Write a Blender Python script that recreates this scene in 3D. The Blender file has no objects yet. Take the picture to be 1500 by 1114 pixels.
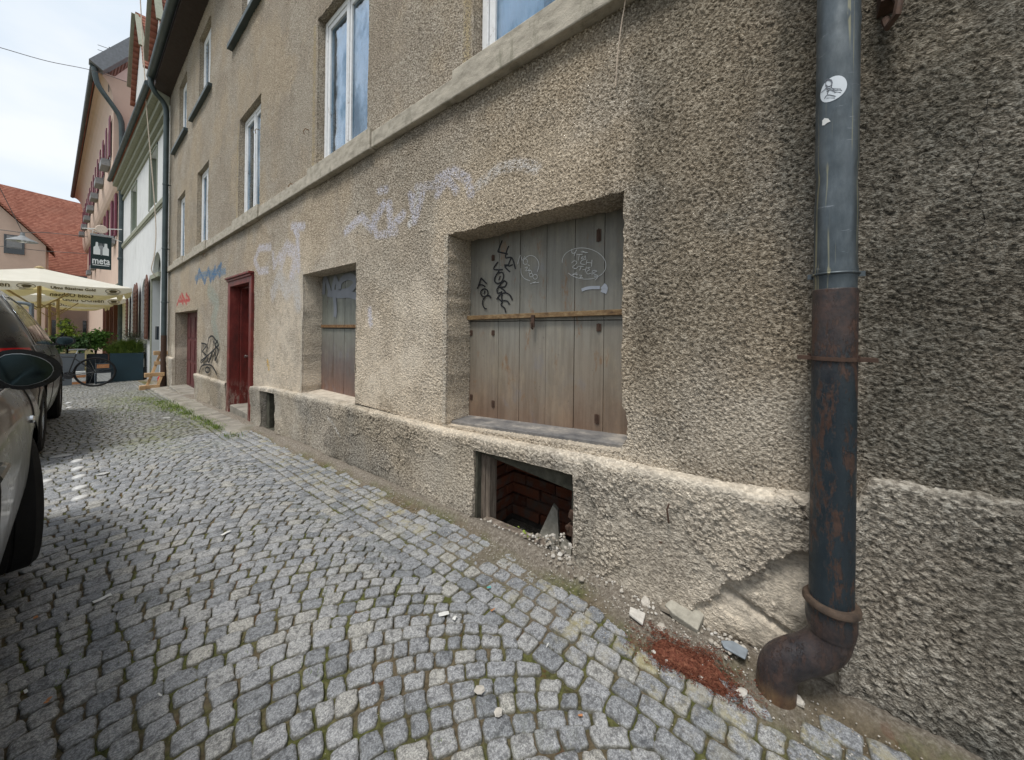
import bpy, math, random
import numpy as np
from mathutils import Vector, Matrix, Euler
random.seed(7); rng = np.random.default_rng(7)
sc = bpy.context.scene
C = sc.collection
R = math.radians
PI = math.pi

# ------------------------------------------------------------------ camera
FPX, CX, CY, PHI, ROLL, H = 510.0, 750.0, 486.0, math.atan(635/510.0), 0.0126, 1.2
cd = bpy.data.cameras.new('camera'); cam = bpy.data.objects.new('camera', cd); C.objects.link(cam)
cd.sensor_fit = 'HORIZONTAL'; cd.sensor_width = 36.0; cd.lens = FPX/1500*36
cd.shift_y = (CY-557)/1500.0
cd.clip_start = 0.02; cd.clip_end = 900
FW = Vector((math.sin(PHI), math.cos(PHI), 0)); RT = Vector((math.cos(PHI), -math.sin(PHI), 0)); UP = Vector((0, 0, 1))
r_ = RT*math.cos(ROLL)+UP*math.sin(ROLL); u_ = UP*math.cos(ROLL)-RT*math.sin(ROLL)
cam.matrix_world = Matrix(((r_.x, u_.x, -FW.x, 0), (r_.y, u_.y, -FW.y, 0), (r_.z, u_.z, -FW.z, H), (0, 0, 0, 1)))
sc.camera = cam

# ------------------------------------------------------------------ world, sun, exposure
w = bpy.data.worlds.new('World'); sc.world = w; w.use_nodes = True
nt = w.node_tree; nt.nodes.clear()
wo = nt.nodes.new('ShaderNodeOutputWorld'); bg = nt.nodes.new('ShaderNodeBackground')
sky = nt.nodes.new('ShaderNodeTexSky'); sky.sky_type = 'NISHITA'; sky.sun_disc = False
SUN_EL, SUN_AZ = 66, 262       # azimuth of the sun, degrees clockwise from +Y
sky.sun_elevation = R(SUN_EL); sky.sun_rotation = R(SUN_AZ)
tc = nt.nodes.new('ShaderNodeTexCoord'); mp = nt.nodes.new('ShaderNodeMapping'); mp.inputs['Scale'].default_value = (1, 1, 2.2)
nz = nt.nodes.new('ShaderNodeTexNoise'); nz.inputs['Scale'].default_value = 2.6; nz.inputs['Detail'].default_value = 5; nz.inputs['Roughness'].default_value = .5
rp = nt.nodes.new('ShaderNodeValToRGB'); rp.color_ramp.elements[0].position = .36; rp.color_ramp.elements[1].position = .62
rp.color_ramp.elements[0].color = (4.7, 5.4, 6.1, 1); rp.color_ramp.elements[1].color = (6.3, 6.5, 6.7, 1)
mx = nt.nodes.new('ShaderNodeMix'); mx.data_type = 'RGBA'; mx.inputs['Factor'].default_value = .92
nt.links.new(tc.outputs['Generated'], mp.inputs[0]); nt.links.new(mp.outputs[0], nz.inputs['Vector'])
nt.links.new(nz.outputs['Fac'], rp.inputs[0]); nt.links.new(sky.outputs[0], mx.inputs['A']); nt.links.new(rp.outputs[0], mx.inputs['B'])
nt.links.new(mx.outputs['Result'], bg.inputs[0]); bg.inputs[1].default_value = .085
nt.links.new(bg.outputs[0], wo.inputs[0])
sl = bpy.data.lights.new('sun', 'SUN'); sl.energy = 1.5; sl.angle = R(17); sl.color = (1, .96, .9)
so = bpy.data.objects.new('sun', sl); C.objects.link(so)
sd = Vector((math.sin(R(SUN_AZ))*math.cos(R(SUN_EL)), math.cos(R(SUN_AZ))*math.cos(R(SUN_EL)), math.sin(R(SUN_EL))))
so.rotation_euler = sd.to_track_quat('Z', 'Y').to_euler()
sc.view_settings.view_transform = 'Standard'; sc.view_settings.look = 'None'; sc.view_settings.exposure = 0.93; sc.view_settings.gamma = 1
sc.cycles.use_denoising = True
sc.cycles.max_bounces = 5; sc.cycles.diffuse_bounces = 3

# ------------------------------------------------------------------ camera-calibrated measuring (pixel of the 1500 px photo -> point on a known plane)
def ray(u, v):
    a = (u-CX)/FPX; b = -(v-CY)/FPX
    return FW + r_*a + u_*b
O_ = Vector((0, 0, H))
def onx(u, v, x):
    d = ray(u, v); return O_ + d*(x/d.x)
def ony(u, v, y):
    d = ray(u, v); return O_ + d*(y/d.y)
def zg(y):
    y = np.asarray(y, float)
    return -0.04*np.clip(y-1.5, 0, 20.0)
def gp(u, v, dz=0.0):
    d = ray(u, v); z = 0.0
    for _ in range(30):
        t = (z-H)/d.z; z = .5*z+.5*(float(zg(d.y*t))+dz)
    t = (z-H)/d.z
    return Vector((d.x*t, d.y*t, z))

# ------------------------------------------------------------------ node helper
class N:
    def ma2vec(s, n):
        v = s.t.nodes.new('ShaderNodeVectorMath'); v.operation = 'MULTIPLY_ADD'; s.put(v.inputs[0], s.noise(5, 3, .6, col=True)); v.inputs[1].default_value = (.25, .25, .25); s.put(v.inputs[2], s.tc); return v.outputs[0]
    def __init__(s, name, rough=.8, spec=.3, metal=0.0):
        s.m = bpy.data.materials.new(name); s.m.use_nodes = True
        s.t = s.m.node_tree; s.b = s.t.nodes['Principled BSDF']; s.o = s.t.nodes['Material Output']
        s.b.inputs['Roughness'].default_value = rough; s.b.inputs['Specular IOR Level'].default_value = spec; s.b.inputs['Metallic'].default_value = metal
        s.tc = s.t.nodes.new('ShaderNodeTexCoord').outputs['Object']
    def put(s, sock, v):
        if isinstance(v, bpy.types.NodeSocket): s.t.links.new(v, sock)
        elif isinstance(v, tuple) and len(v) == 3 and sock.type == 'RGBA': sock.default_value = (*v, 1)
        else: sock.default_value = v
    def map(s, scale=(1, 1, 1), rot=(0, 0, 0), vec=None, loc=(0, 0, 0)):
        n = s.t.nodes.new('ShaderNodeMapping'); s.put(n.inputs[0], vec or s.tc)
        n.inputs['Scale'].default_value = scale; n.inputs['Rotation'].default_value = rot; n.inputs['Location'].default_value = loc
        return n.outputs[0]
    def noise(s, scale, detail=3, rough=.55, vec=None, dist=0.0, col=False):
        n = s.t.nodes.new('ShaderNodeTexNoise'); s.put(n.inputs['Vector'], vec or s.tc)
        n.inputs['Scale'].default_value = scale; n.inputs['Detail'].default_value = detail; n.inputs['Roughness'].default_value = rough; n.inputs['Distortion'].default_value = dist
        return n.outputs['Color' if col else 'Fac']
    def vor(s, scale, vec=None, feature='F1', out='Distance', rand=1.0):
        n = s.t.nodes.new('ShaderNodeTexVoronoi'); n.feature = feature; s.put(n.inputs['Vector'], vec or s.tc)
        n.inputs['Scale'].default_value = scale; n.inputs['Randomness'].default_value = rand
        return n.outputs[out]
    def ramp(s, fac, stops, interp='LINEAR'):
        n = s.t.nodes.new('ShaderNodeValToRGB'); s.put(n.inputs[0], fac); r = n.color_ramp; r.interpolation = interp
        while len(r.elements) < len(stops): r.elements.new(.5)
        for e, (p, c) in zip(r.elements, stops):
            e.position = p; e.color = (*c, 1) if isinstance(c, tuple) else (c, c, c, 1)
        return n.outputs[0]
    def mr(s, v, a, b, c=0.0, d=1.0, smooth=True):
        n = s.t.nodes.new('ShaderNodeMapRange'); n.interpolation_type = 'SMOOTHSTEP' if smooth else 'LINEAR'
        s.put(n.inputs[0], v)
        for i, q in enumerate((a, b, c, d)): s.put(n.inputs[i+1], q)
        return n.outputs[0]
    def mix(s, fac, a, b, mode='MIX'):
        n = s.t.nodes.new('ShaderNodeMix'); n.data_type = 'RGBA'; n.blend_type = mode; n.clamp_factor = True
        s.put(n.inputs['Factor'], fac); s.put(n.inputs['A'], a); s.put(n.inputs['B'], b)
        return n.outputs['Result']
    def ma(s, op, a, b=0.0, c=None):
        n = s.t.nodes.new('ShaderNodeMath'); n.operation = op; s.put(n.inputs[0], a); s.put(n.inputs[1], b)
        if c is not None: s.put(n.inputs[2], c)
        return n.outputs[0]
    def attr(s, name, out='Fac'):
        n = s.t.nodes.new('ShaderNodeAttribute'); n.attribute_name = name; return n.outputs[out]
    def xyz(s, vec=None):
        n = s.t.nodes.new('ShaderNodeSeparateXYZ'); s.put(n.inputs[0], vec or s.tc); return n.outputs
    def col(s, c): s.put(s.b.inputs['Base Color'], c); return s
    def rough(s, c): s.put(s.b.inputs['Roughness'], c); return s
    def bump(s, h, dist=.002, strength=1.0):
        n = s.t.nodes.new('ShaderNodeBump'); s.put(n.inputs['Height'], h); n.inputs['Distance'].default_value = dist; n.inputs['Strength'].default_value = strength
        s.t.links.new(n.outputs[0], s.b.inputs['Normal']); return s
    def disp(s, h, scale, mid=.5):
        n = s.t.nodes.new('ShaderNodeDisplacement'); s.put(n.inputs['Height'], h); n.inputs['Scale'].default_value = scale; n.inputs['Midlevel'].default_value = mid
        s.t.links.new(n.outputs[0], s.o.inputs['Displacement']); s.m.displacement_method = 'BOTH'; return s

def simple(name, c, rough=.7, spec=.3, metal=0.0, var=.18, scale=12, bump=0.0, bscale=60, dirt=None, dirt_amt=.5):
    """one colour with mottling, optional dirt and bump"""
    n = N(name, rough, spec, metal)
    f = n.noise(scale, 5, .65)
    d = tuple(x*(1-var) for x in c); l = tuple(min(1, x*(1+var)) for x in c)
    k = n.ramp(f, [(.3, d), (.7, l)])
    if dirt:
        k = n.mix(n.mr(n.noise(scale*.45, 6, .7, vec=n.map((1, 1, .45))), .5, .72, 0, dirt_amt), k, dirt)
    n.col(k)
    n.rough(n.mr(n.noise(scale*2, 3), .2, .8, max(0.02, rough-.12), min(1, rough+.12)))
    if bump: n.bump(n.noise(bscale, 4, .6), bump)
    return n.m

# roughcast plaster -------------------------------------------------
def plaster(name, light, dark, amp, sc1, plinth=False):
    n = N(name, .93, .15)
    stretch = n.map((1, 1.0, 1.22), (R(-25), 0, 0))
    warp = n.noise(sc1, 4, .62, vec=stretch, dist=.25)
    gr = n.vor(sc1*1.9, vec=n.map((1, 1, 1.25), (R(-20), 0, 0)), feature='SMOOTH_F1')
    fine = n.noise(sc1*5, 3, .7)
    h = n.ma('ADD', n.ma('MULTIPLY', n.mr(warp, .36, .66), .75), n.ma('MULTIPLY', n.ma('SUBTRACT', .6, gr), .5))
    h = n.ma('ADD', h, n.ma('MULTIPLY', fine, .16))
    big = n.noise(1.7, 4, .6, vec=n.map((1, 1, 1), loc=(3, 1, 7)))
    smooth = n.ma('MINIMUM', n.ma('ADD', n.attr('smooth'), n.mr(n.noise(2.6, 4, .65, vec=n.map((1, 1, 1), loc=(2, 7, 1))), .50, .72, 0, .5 if not plinth else .75)), 1.0)
    h2 = n.ma('MULTIPLY', h, n.ma('SUBTRACT', 1.0, n.ma('MULTIPLY', smooth, .85)))
    h2 = n.ma('ADD', h2, n.ma('MULTIPLY', smooth, .45))
    ck = n.vor(1.15, vec=n.ma2vec(n), feature='DISTANCE_TO_EDGE'); crack = n.mr(ck, .0025 if not plinth else .005, .0, 0, 1); crack = n.ma('MULTIPLY', crack, n.mr(n.noise(1.1, 2), .50, .60))
    h2 = n.ma('SUBTRACT', h2, n.ma('MULTIPLY', crack, .5))
    n.disp(h2, amp, .55)
    tone = n.ramp(n.ma('ADD', n.ma('MULTIPLY', h, .62), n.ma('MULTIPLY', n.noise(sc1*2.2, 3, .7), .4)), [(.24, tuple(x*.46 for x in dark)), (.46, dark), (.82, light)])
    # weathering: greyer and browner clouds
    k = n.mix(n.mr(big, .36, .68), tone, n.mix(1.0, tone, (.86, .83, .80), 'MULTIPLY'))
    k = n.mix(n.mr(n.noise(.9, 5, .6, vec=n.map((1, 1, 1), loc=(9, 4, 2))), .48, .62, 0, .75), k, n.mix(1.0, tone, (1.07, 1.0, .90), 'MULTIPLY'))
    streak = n.noise(7, 4, .6, vec=n.map((1, 1, .12), loc=(0, 2, 0)))
    k = n.mix(n.mr(streak, .52, .75, 0, .35), k, n.mix(1.0, k, (.6, .58, .55), 'MULTIPLY'))
    k = n.mix(n.ma('MULTIPLY', crack, .8), k, (.07, .06, .05))
    drip = n.noise(16, 4, .6, vec=n.map((1, 1, .05), loc=(0, 5, 0)))
    k = n.mix(n.mr(drip, .60, .74, 0, .30), k, n.mix(1.0, k, (.55, .53, .50), 'MULTIPLY'))
    soot_shade = n.attr('soot_shade')  # soot plus vignetting painted into the plaster colour
    k = n.mix(n.ma('MULTIPLY', soot_shade, n.mr(n.noise(5, 5, .7), .2, .62, .6, 1.0)), k, n.mix(1.0, k, (.33, .35, .36), 'MULTIPLY'))
    pale = n.attr('pale')
    k = n.mix(n.ma('MULTIPLY', pale, n.mr(n.noise(6, 5, .7), .25, .58, .25, 1.0)), k, n.mix(.6, n.mix(1.0, k, (1.55, 1.48, 1.36), 'MULTIPLY'), (.62, .56, .475)))
    pc = n.attr('paint', 'Color'); pa = n.attr('paint', 'Alpha')
    gate = n.mr(n.ma('ADD', n.noise(38, 5, .75), n.ma('MULTIPLY', h, .30)), .555, .70)
    k = n.mix(n.ma('MULTIPLY', pa, gate), k, pc)
    n.col(k)
    return n.m

M = {}
M['wall'] = plaster('roughcast', (.64, .58, .49), (.335, .288, .228), .0135, 76)
M['plinth'] = plaster('plinth plaster', (.60, .555, .48), (.345, .31, .26), .0150, 56, True)

n = N('aged concrete', .85, .25)
k = n.ramp(n.noise(9, 6, .65, vec=n.map((1, .8, 2))), [(.3, (.25, .225, .18)), (.5, (.40, .36, .295)), (.72, (.53, .475, .39))])
k = n.mix(n.mr(n.noise(14, 5, .7, vec=n.map((1, 1, .3))), .54, .7, 0, .6), k, (.20, .19, .14))
n.col(k); n.bump(n.noise(55, 5, .7), .004); M['concrete'] = n.m
n = N('sill mortar', .9, .15)
n.col(n.ramp(n.noise(12, 6, .65), [(.3, (.34, .29, .23)), (.5, (.50, .44, .36)), (.75, (.60, .54, .45))])); n.bump(n.noise(60, 5, .7), .004); M['mortar'] = n.m
n = N('slate sill', .6, .4)
n.col(n.ramp(n.noise(10, 6, .7, vec=n.map((1, .6, 1))), [(.35, (.10, .10, .105)), (.55, (.21, .20, .19)), (.72, (.42, .38, .33))])); n.bump(n.noise(50, 5), .003); M['slate'] = n.m

def boards(name, top, mid, low, z0, z1, rust):
    n = N(name, .55, .4)
    x, y, z = n.xyz()
    zz = n.mr(n.ma('ADD', z, n.ma('MULTIPLY', n.ma('SUBTRACT', n.noise(3.5, 5, .65), .5), .5)), z0, z1, 0, 1, False)
    k = n.ramp(zz, [(0, low), (.28, mid), (.55, top), (1, tuple(q*.78 for q in top))])  # upper end darkened: lintel shade painted into the board colour
    grain = n.noise(26, 5, .7, vec=n.map((1, 1, .07)))
    k = n.mix(n.mr(grain, .38, .66, 0, .5), k, n.mix(1.0, k, (.55, .53, .50), 'MULTIPLY'))
    k = n.mix(n.mr(n.noise(5, 6, .7, vec=n.map((1, 1, .5), loc=(8, 2, 0))), .50, .66, 0, .55), k, n.mix(1.0, k, (1.35, 1.32, 1.22), 'MULTIPLY'))
    k = n.mix(n.mr(n.noise(45, 5, .8, vec=n.map((1, 1, .6))), .64, .70, 0, .7), k, (.05, .04, .03))
    k = n.mix(n.mr(n.noise(6, 5, .6, vec=n.map((1, 1, .8), loc=(1, 5, 3))), .58, .70, 0, .28), k, (.18, .18, .21))
    k = n.mix(n.mr(n.noise(10, 6, .75, vec=n.map((1, 1, .35), loc=(4, 0, 0))), .57, .68, 0, .8), k, rust)
    n.col(k); n.rough(n.mr(n.noise(15, 4), .2, .8, .42, .7))
    n.bump(n.ma('ADD', grain, n.ma('MULTIPLY', n.noise(90, 3), .4)), .0015); return n.m
M['shutter'] = boards('grey shutter paint', (.235, .222, .188), (.235, .198, .155), (.205, .130, .088), .55, 1.9, (.20, .115, .06))
M['smallshutter'] = boards('weathered shutter boards', (.20, .205, .175), (.15, .125, .115), (.20, .115, .085), .45, 1.85, (.11, .07, .05))
n = N('rusty iron', .8, .3, .2)
n.col(n.ramp(n.noise(40, 6, .75), [(.3, (.06, .035, .022)), (.5, (.20, .11, .05)), (.68, (.34, .21, .10))])); n.bump(n.noise(120, 4), .0015); M['rust'] = n.m
n = N('ochre painted bar', .7, .3)
n.col(n.ramp(n.noise(30, 6, .75, vec=n.map((1, .5, 1))), [(.32, (.07, .04, .022)), (.5, (.20, .125, .06)), (.7, (.32, .235, .13))])); n.bump(n.noise(90, 4), .0015); M['bar'] = n.m
M['darkrust'] = simple('dark rust', (.068, .040, .028), .8, .3, var=.4, scale=40, bump=.001)
M['rimrust'] = simple('ochre rust', (.072, .050, .036), .8, .3, var=.5, scale=30, bump=.001, dirt=(.03, .025, .022))
M['blacktag'] = simple('black spray', (.012, .012, .014), .6, .3, var=.1)
M['whitetag'] = simple('white marker', (.62, .62, .60), .6, .3, var=.1)
M['greyspray'] = simple('grey spray', (.20, .21, .23), .6, .3, var=.12)
M['palespray'] = simple('pale spray', (.40, .42, .46), .6, .3, var=.12)
n = N('peeling white paint', .55, .35)
k = n.ramp(n.noise(30, 5), [(.3, (.70, .71, .72)), (.7, (.82, .83, .84))])
k = n.mix(n.mr(n.noise(22, 6, .8, vec=n.map((1, 1, .35))), .60, .66, 0, .85), k, (.27, .22, .17)); n.col(k); n.bump(n.noise(60, 5, vec=n.map((1, 1, .3))), .001); M['white'] = n.m
n = N('window glass', .04, .9)
k = n.ramp(n.noise(1.4, 3, vec=n.map((1, 1, .5))), [(.38, (.04, .08, .115)), (.52, (.12, .19, .25)), (.62, (.50, .56, .60))]); n.col(k); n.bump(n.noise(5, 2), .002, .35)
n.b.inputs['Coat Weight'].default_value = 1.0
tp = n.t.nodes.new('ShaderNodeBsdfTransparent'); tp.inputs[0].default_value = (.58, .72, .80, 1); gl = n.t.nodes.new('ShaderNodeBsdfGlossy'); gl.inputs['Roughness'].default_value = .03; gl.inputs[0].default_value = (.85, .92, 1, 1)
lw_ = n.t.nodes.new('ShaderNodeFresnel'); lw_.inputs[0].default_value = 1.75; m1 = n.t.nodes.new('ShaderNodeMixShader'); n.t.links.new(n.ma('MULTIPLY', n.ma('MINIMUM', n.ma('ADD', n.ma('MULTIPLY', lw_.outputs[0], 1.5), .10), .7), n.mr(n.noise(2.2, 5, .65, vec=n.map((1, 1, .6))), .38, .60, .35, 1.1)), m1.inputs[0]); n.t.links.new(tp.outputs[0], m1.inputs[1]); n.t.links.new(gl.outputs[0], m1.inputs[2])
bn = n.t.nodes.new('ShaderNodeBump'); bn.inputs['Distance'].default_value = .004; n.t.links.new(n.noise(4, 2), bn.inputs['Height']); n.t.links.new(bn.outputs[0], gl.inputs['Normal'])
n.t.links.new(m1.outputs[0], n.o.inputs[0]); M['glass'] = n.m
M['reflection_curtain'] = simple('net curtain', (.62, .65, .66), .9, .1, var=.06, scale=20); M['room'] = simple('dim room wall', (.13, .17, .19), .9, .1, var=.15, scale=3)  # pale curtain cloth added to stand in for window reflections
M['darkglass'] = simple('dark glass', (.012, .014, .016), .05, .8, var=.2, scale=3)
n = N('red door paint', .5, .4)
x, y, z = n.xyz()
k = n.ramp(n.noise(9, 6, .7, vec=n.map((1, 1, .4))), [(.3, (.09, .018, .014)), (.55, (.18, .028, .022)), (.75, (.26, .055, .042))])
k = n.mix(n.ma('MULTIPLY', n.mr(n.noise(20, 6, .8, vec=n.map((1, 1, .3))), .50, .58), n.mr(z, .45, -.15)), k, (.38, .30, .25)); k = n.mix(n.mr(n.noise(6, 6, .75, vec=n.map((1, 1, .5), loc=(3, 3, 3))), .48, .66, 0, .6), k, (.07, .022, .018)); n.col(k); n.bump(n.noise(50, 5, vec=n.map((1, 1, .2))), .0015); M['red'] = n.m
M['darkred'] = simple('dark red door', (.10, .022, .022), .6, .3, var=.3, bump=.001, dirt=(.20, .12, .09), dirt_amt=.5)
M['timber'] = (lambda n: (n.col(n.ramp(n.noise(22, 6, .75, vec=n.map((1, 1, .12))), [(.3, (.06, .05, .04)), (.5, (.19, .155, .125)), (.72, (.36, .31, .26))])), n.bump(n.noise(45, 5, .7, vec=n.map((1, 1, .1))), .004), n.m)[2])(N('weathered timber', .85, .2))
M['darktimber'] = simple('mossy dark timber', (.075, .072, .055), .85, .2, var=.4, scale=20, bump=.003, dirt=(.16, .15, .12))
M['brick'] = (lambda n: (n.col(n.mix(n.mr(n.noise(14, 5), .42, .66, 0, .75), n.ramp(n.attr('rnd'), [(0, (.12, .045, .028)), (.6, (.22, .078, .044)), (1, (.16, .08, .055))]), (.12, .10, .085))), n.bump(n.noise(60, 5, .7), .004), n.m)[2])(N('old brick', .9, .15))
M['brickmortar'] = simple('brick mortar', (.09, .08, .07), .95, .1, var=.3, bump=.004)
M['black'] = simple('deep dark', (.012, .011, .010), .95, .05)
M['soffit'] = simple('dark brown soffit boards', (.035, .022, .018), .7, .3, var=.3, bump=.001)
M['gutter'] = simple('weathered zinc gutter', (.055, .075, .078), .5, .5, .3, var=.3, scale=4)
n = N('zinc pipe', .42, .5, .55)
k = n.ramp(n.noise(9, 6, .7, vec=n.map((1, 1, .35))), [(.3, (.040, .050, .056)), (.48, (.078, .094, .104)), (.72, (.15, .168, .178))])
k = n.mix(n.mr(n.noise(55, 3, .6, vec=n.map((1, 1, .02))), .58, .64, 0, .75), k, (.30, .28, .18))
k = n.mix(n.mr(n.noise(34, 4, .8, vec=n.map((.3, .3, 1.5))), .62, .72, 0, .4), k, (.36, .38, .40))
n.col(k); n.rough(n.mr(n.noise(12, 4), .3, .7, .34, .6)); n.bump(n.noise(7, 3), .006, .6); M['zinc'] = n.m
n = N('tarred cast iron', .42, .45)
x, y, z = n.xyz()
flk = n.mr(n.noise(22, 7, .80, vec=n.map((1, 1, .30))), .520, .560)
k = n.mix(flk, n.ramp(n.noise(14, 5, .7, vec=n.map((1, 1, .3))), [(.3, (.008, .014, .020)), (.7, (.020, .032, .040))]), n.ramp(n.noise(60, 4, .7), [(.3, (.036, .023, .019)), (.7, (.082, .044, .031))]))
top = n.ma('MULTIPLY', n.mr(n.ma('ADD', z, n.ma('MULTIPLY', n.noise(9, 4), .18)), 1.10, 1.40), .62)
k = n.mix(top, k, n.ramp(n.noise(26, 5, .7), [(.35, (.030, .022, .020)), (.65, (.115, .058, .038))]))
k = n.mix(n.mr(n.ma('ADD', z, n.ma('MULTIPLY', n.noise(14, 4), .12)), .42, .34, 0, .72), k, n.ramp(n.noise(22, 6, .75), [(.35, (.022, .018, .020)), (.55, (.055, .036, .032)), (.72, (.10, .062, .048))]))
k = n.mix(n.mr(n.ma('ADD', z, n.ma('MULTIPLY', n.noise(14, 4), .12)), .15, .03, 0, .85), k, n.ramp(n.noise(30, 5), [(.3, (.10, .045, .025)), (.7, (.24, .15, .07))]))
n.col(k); n.rough(n.mr(n.noise(24, 5), .3, .7, .28, .62)); n.bump(n.ma('SUBTRACT', n.ma('MULTIPLY', n.noise(80, 5, .75), .7), n.ma('MULTIPLY', flk, .5)), .0022); M['iron'] = n.m
# paving
n = N('granite sett', .62, .4)
rnd = n.attr('rnd'); edge = n.attr('edge')
sp = n.noise(210, 4, .85); sp2 = n.noise(75, 5, .75)
base = n.ramp(rnd, [(0, (.22, .232, .245)), (.3, (.295, .305, .317)), (.6, (.345, .352, .36)), (.88, (.36, .362, .355)), (1, (.40, .39, .355))])
k = n.mix(n.mr(sp, .38, .66), n.mix(1.0, base, (.55, .55, .57), 'MULTIPLY'), n.mix(1.0, base, (1.55, 1.55, 1.55), 'MULTIPLY'))
k = n.mix(n.mr(n.ma('ADD', n.ma('MULTIPLY', sp2, .6), n.ma('MULTIPLY', n.noise(26, 4, .65, vec=n.map((1, 1, 1), loc=(5, 1, 0))), .4)), .47, .60, 0, .85), k, n.mix(1.0, base, (.34, .34, .35), 'MULTIPLY'))
k = n.mix(n.mr(n.noise(26, 4, .7), .66, .72, 0, .5), k, (.34, .34, .29))
k = n.mix(n.ma('MULTIPLY', edge, n.mr(n.noise(40, 4), .3, .6, .2, .75)), k, (.125, .115, .075))
moss = n.mr(n.noise(1.3, 4, .6), .50, .66)
k = n.mix(n.ma('MULTIPLY', moss, n.mr(n.noise(20, 5, .7), .46, .66, 0, .38)), k, (.095, .11, .05))
mo = n.attr('moss'); k = n.mix(n.ma('MULTIPLY', mo, n.mr(n.noise(16, 5, .75), .42, .60, 0, .85)), k, n.ramp(n.noise(30, 4), [(.35, (.10, .13, .03)), (.65, (.27, .29, .07))]))
yel = n.attr('pale'); k = n.mix(n.ma('MULTIPLY', yel, n.mr(n.noise(11, 5, .7), .46, .66, 0, .8)), k, n.ramp(n.noise(3.5, 4), [(.40, (.34, .29, .11)), (.56, (.36, .34, .29))]))
n.col(k); n.rough(n.mr(sp2, .3, .7, .5, .75)); n.bump(n.ma('ADD', n.noise(75, 4, .75), n.ma('MULTIPLY', n.noise(28, 3), 1.2)), .0055); M['sett'] = n.m
n = N('joint soil', .95, .1)
f = n.noise(30, 6, .75)
k = n.ramp(f, [(.3, (.075, .060, .040)), (.5, (.155, .125, .082)), (.7, (.26, .215, .15))])
k = n.mix(n.mr(n.noise(3.2, 5, .65), .42, .58, 0, .85), k, n.ramp(n.noise(60, 4), [(.35, (.060, .072, .024)), (.65, (.15, .165, .05))]))
k = n.mix(n.mr(n.noise(7, 4, .6, vec=n.map(loc=(3, 3, 0))), .60, .66, 0, .7), k, (.14, .065, .035))
k = n.mix(n.attr('moss'), k, n.ramp(n.noise(60, 4), [(.35, (.08, .11, .02)), (.65, (.24, .29, .06))]))
dirt = n.attr('pale'); gr_ = n.ramp(n.noise(70, 5, .8), [(.3, (.10, .085, .068)), (.5, (.22, .19, .155)), (.7, (.42, .385, .33))])
k = n.mix(dirt, k, gr_); n.col(k); n.bump(n.ma('ADD', n.noise(90, 5, .8), n.noise(25, 3)), .010); M['soil'] = n.m
M['slab'] = simple('worn pavement mortar', (.27, .25, .215), .9, .2, var=.35, scale=5, bump=.004, dirt=(.16, .145, .10), dirt_amt=.8)
M['rubble'] = (lambda n: (n.col(n.mix(1.0, n.ramp(n.attr('rnd'), [(0, (.30, .26, .21)), (.5, (.50, .46, .40)), (1, (.66, .63, .58))]), n.ramp(n.noise(60, 4), [(.3, .7), (.7, 1.0)]), 'MULTIPLY')), n.bump(n.noise(110, 4), .002), n.m)[2])(N('plaster rubble', .9, .15))
M['slabstone'] = simple('broken mortar slab', (.34, .32, .27), .9, .15, var=.25, scale=30, bump=.003)
M['blueslate'] = simple('slate shard', (.22, .25, .28), .6, .4, var=.2, scale=30)
M['needles'] = (lambda n: (n.col(n.ramp(n.noise(90, 4, .8), [(.3, (.06, .020, .013)), (.5, (.15, .050, .03)), (.72, (.30, .14, .085))])), n.bump(n.noise(140, 3), .006), n.m)[2])(N('red brown needles', .85, .2))
M['paper'] = simple('paper', (.66, .66, .64), .7, .2, var=.06)
M['oldpaint'] = simple('worn road paint', (.42, .42, .41), .8, .2, var=.3, scale=40)
M['orange'] = simple('orange scrap', (.48, .22, .10), .7, .2)
M['teal'] = simple('teal scrap', (.08, .42, .42), .6, .3)
M['stud'] = simple('white road stud', (.56, .56, .55), .35, .5, var=.15, scale=40)
for nm, a, b in [('leaf', (.05, .12, .025), (.15, .28, .05)), ('leafyellow', (.13, .21, .03), (.34, .42, .06)), ('leafolive', (.045, .07, .04), (.13, .16, .10)), ('leafdark', (.022, .055, .018), (.075, .14, .04)), ('grassblade', (.06, .12, .02), (.20, .27, .05))]:
    n = N(nm, .55, .3); n.col(n.ramp(n.attr('rnd'), [(0, a), (1, b)]))
    n.b.inputs['Transmission Weight'].default_value = 0; M[nm] = n.m
M['stem'] = simple('stem bark', (.06, .045, .03), .9, .1)

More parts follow.
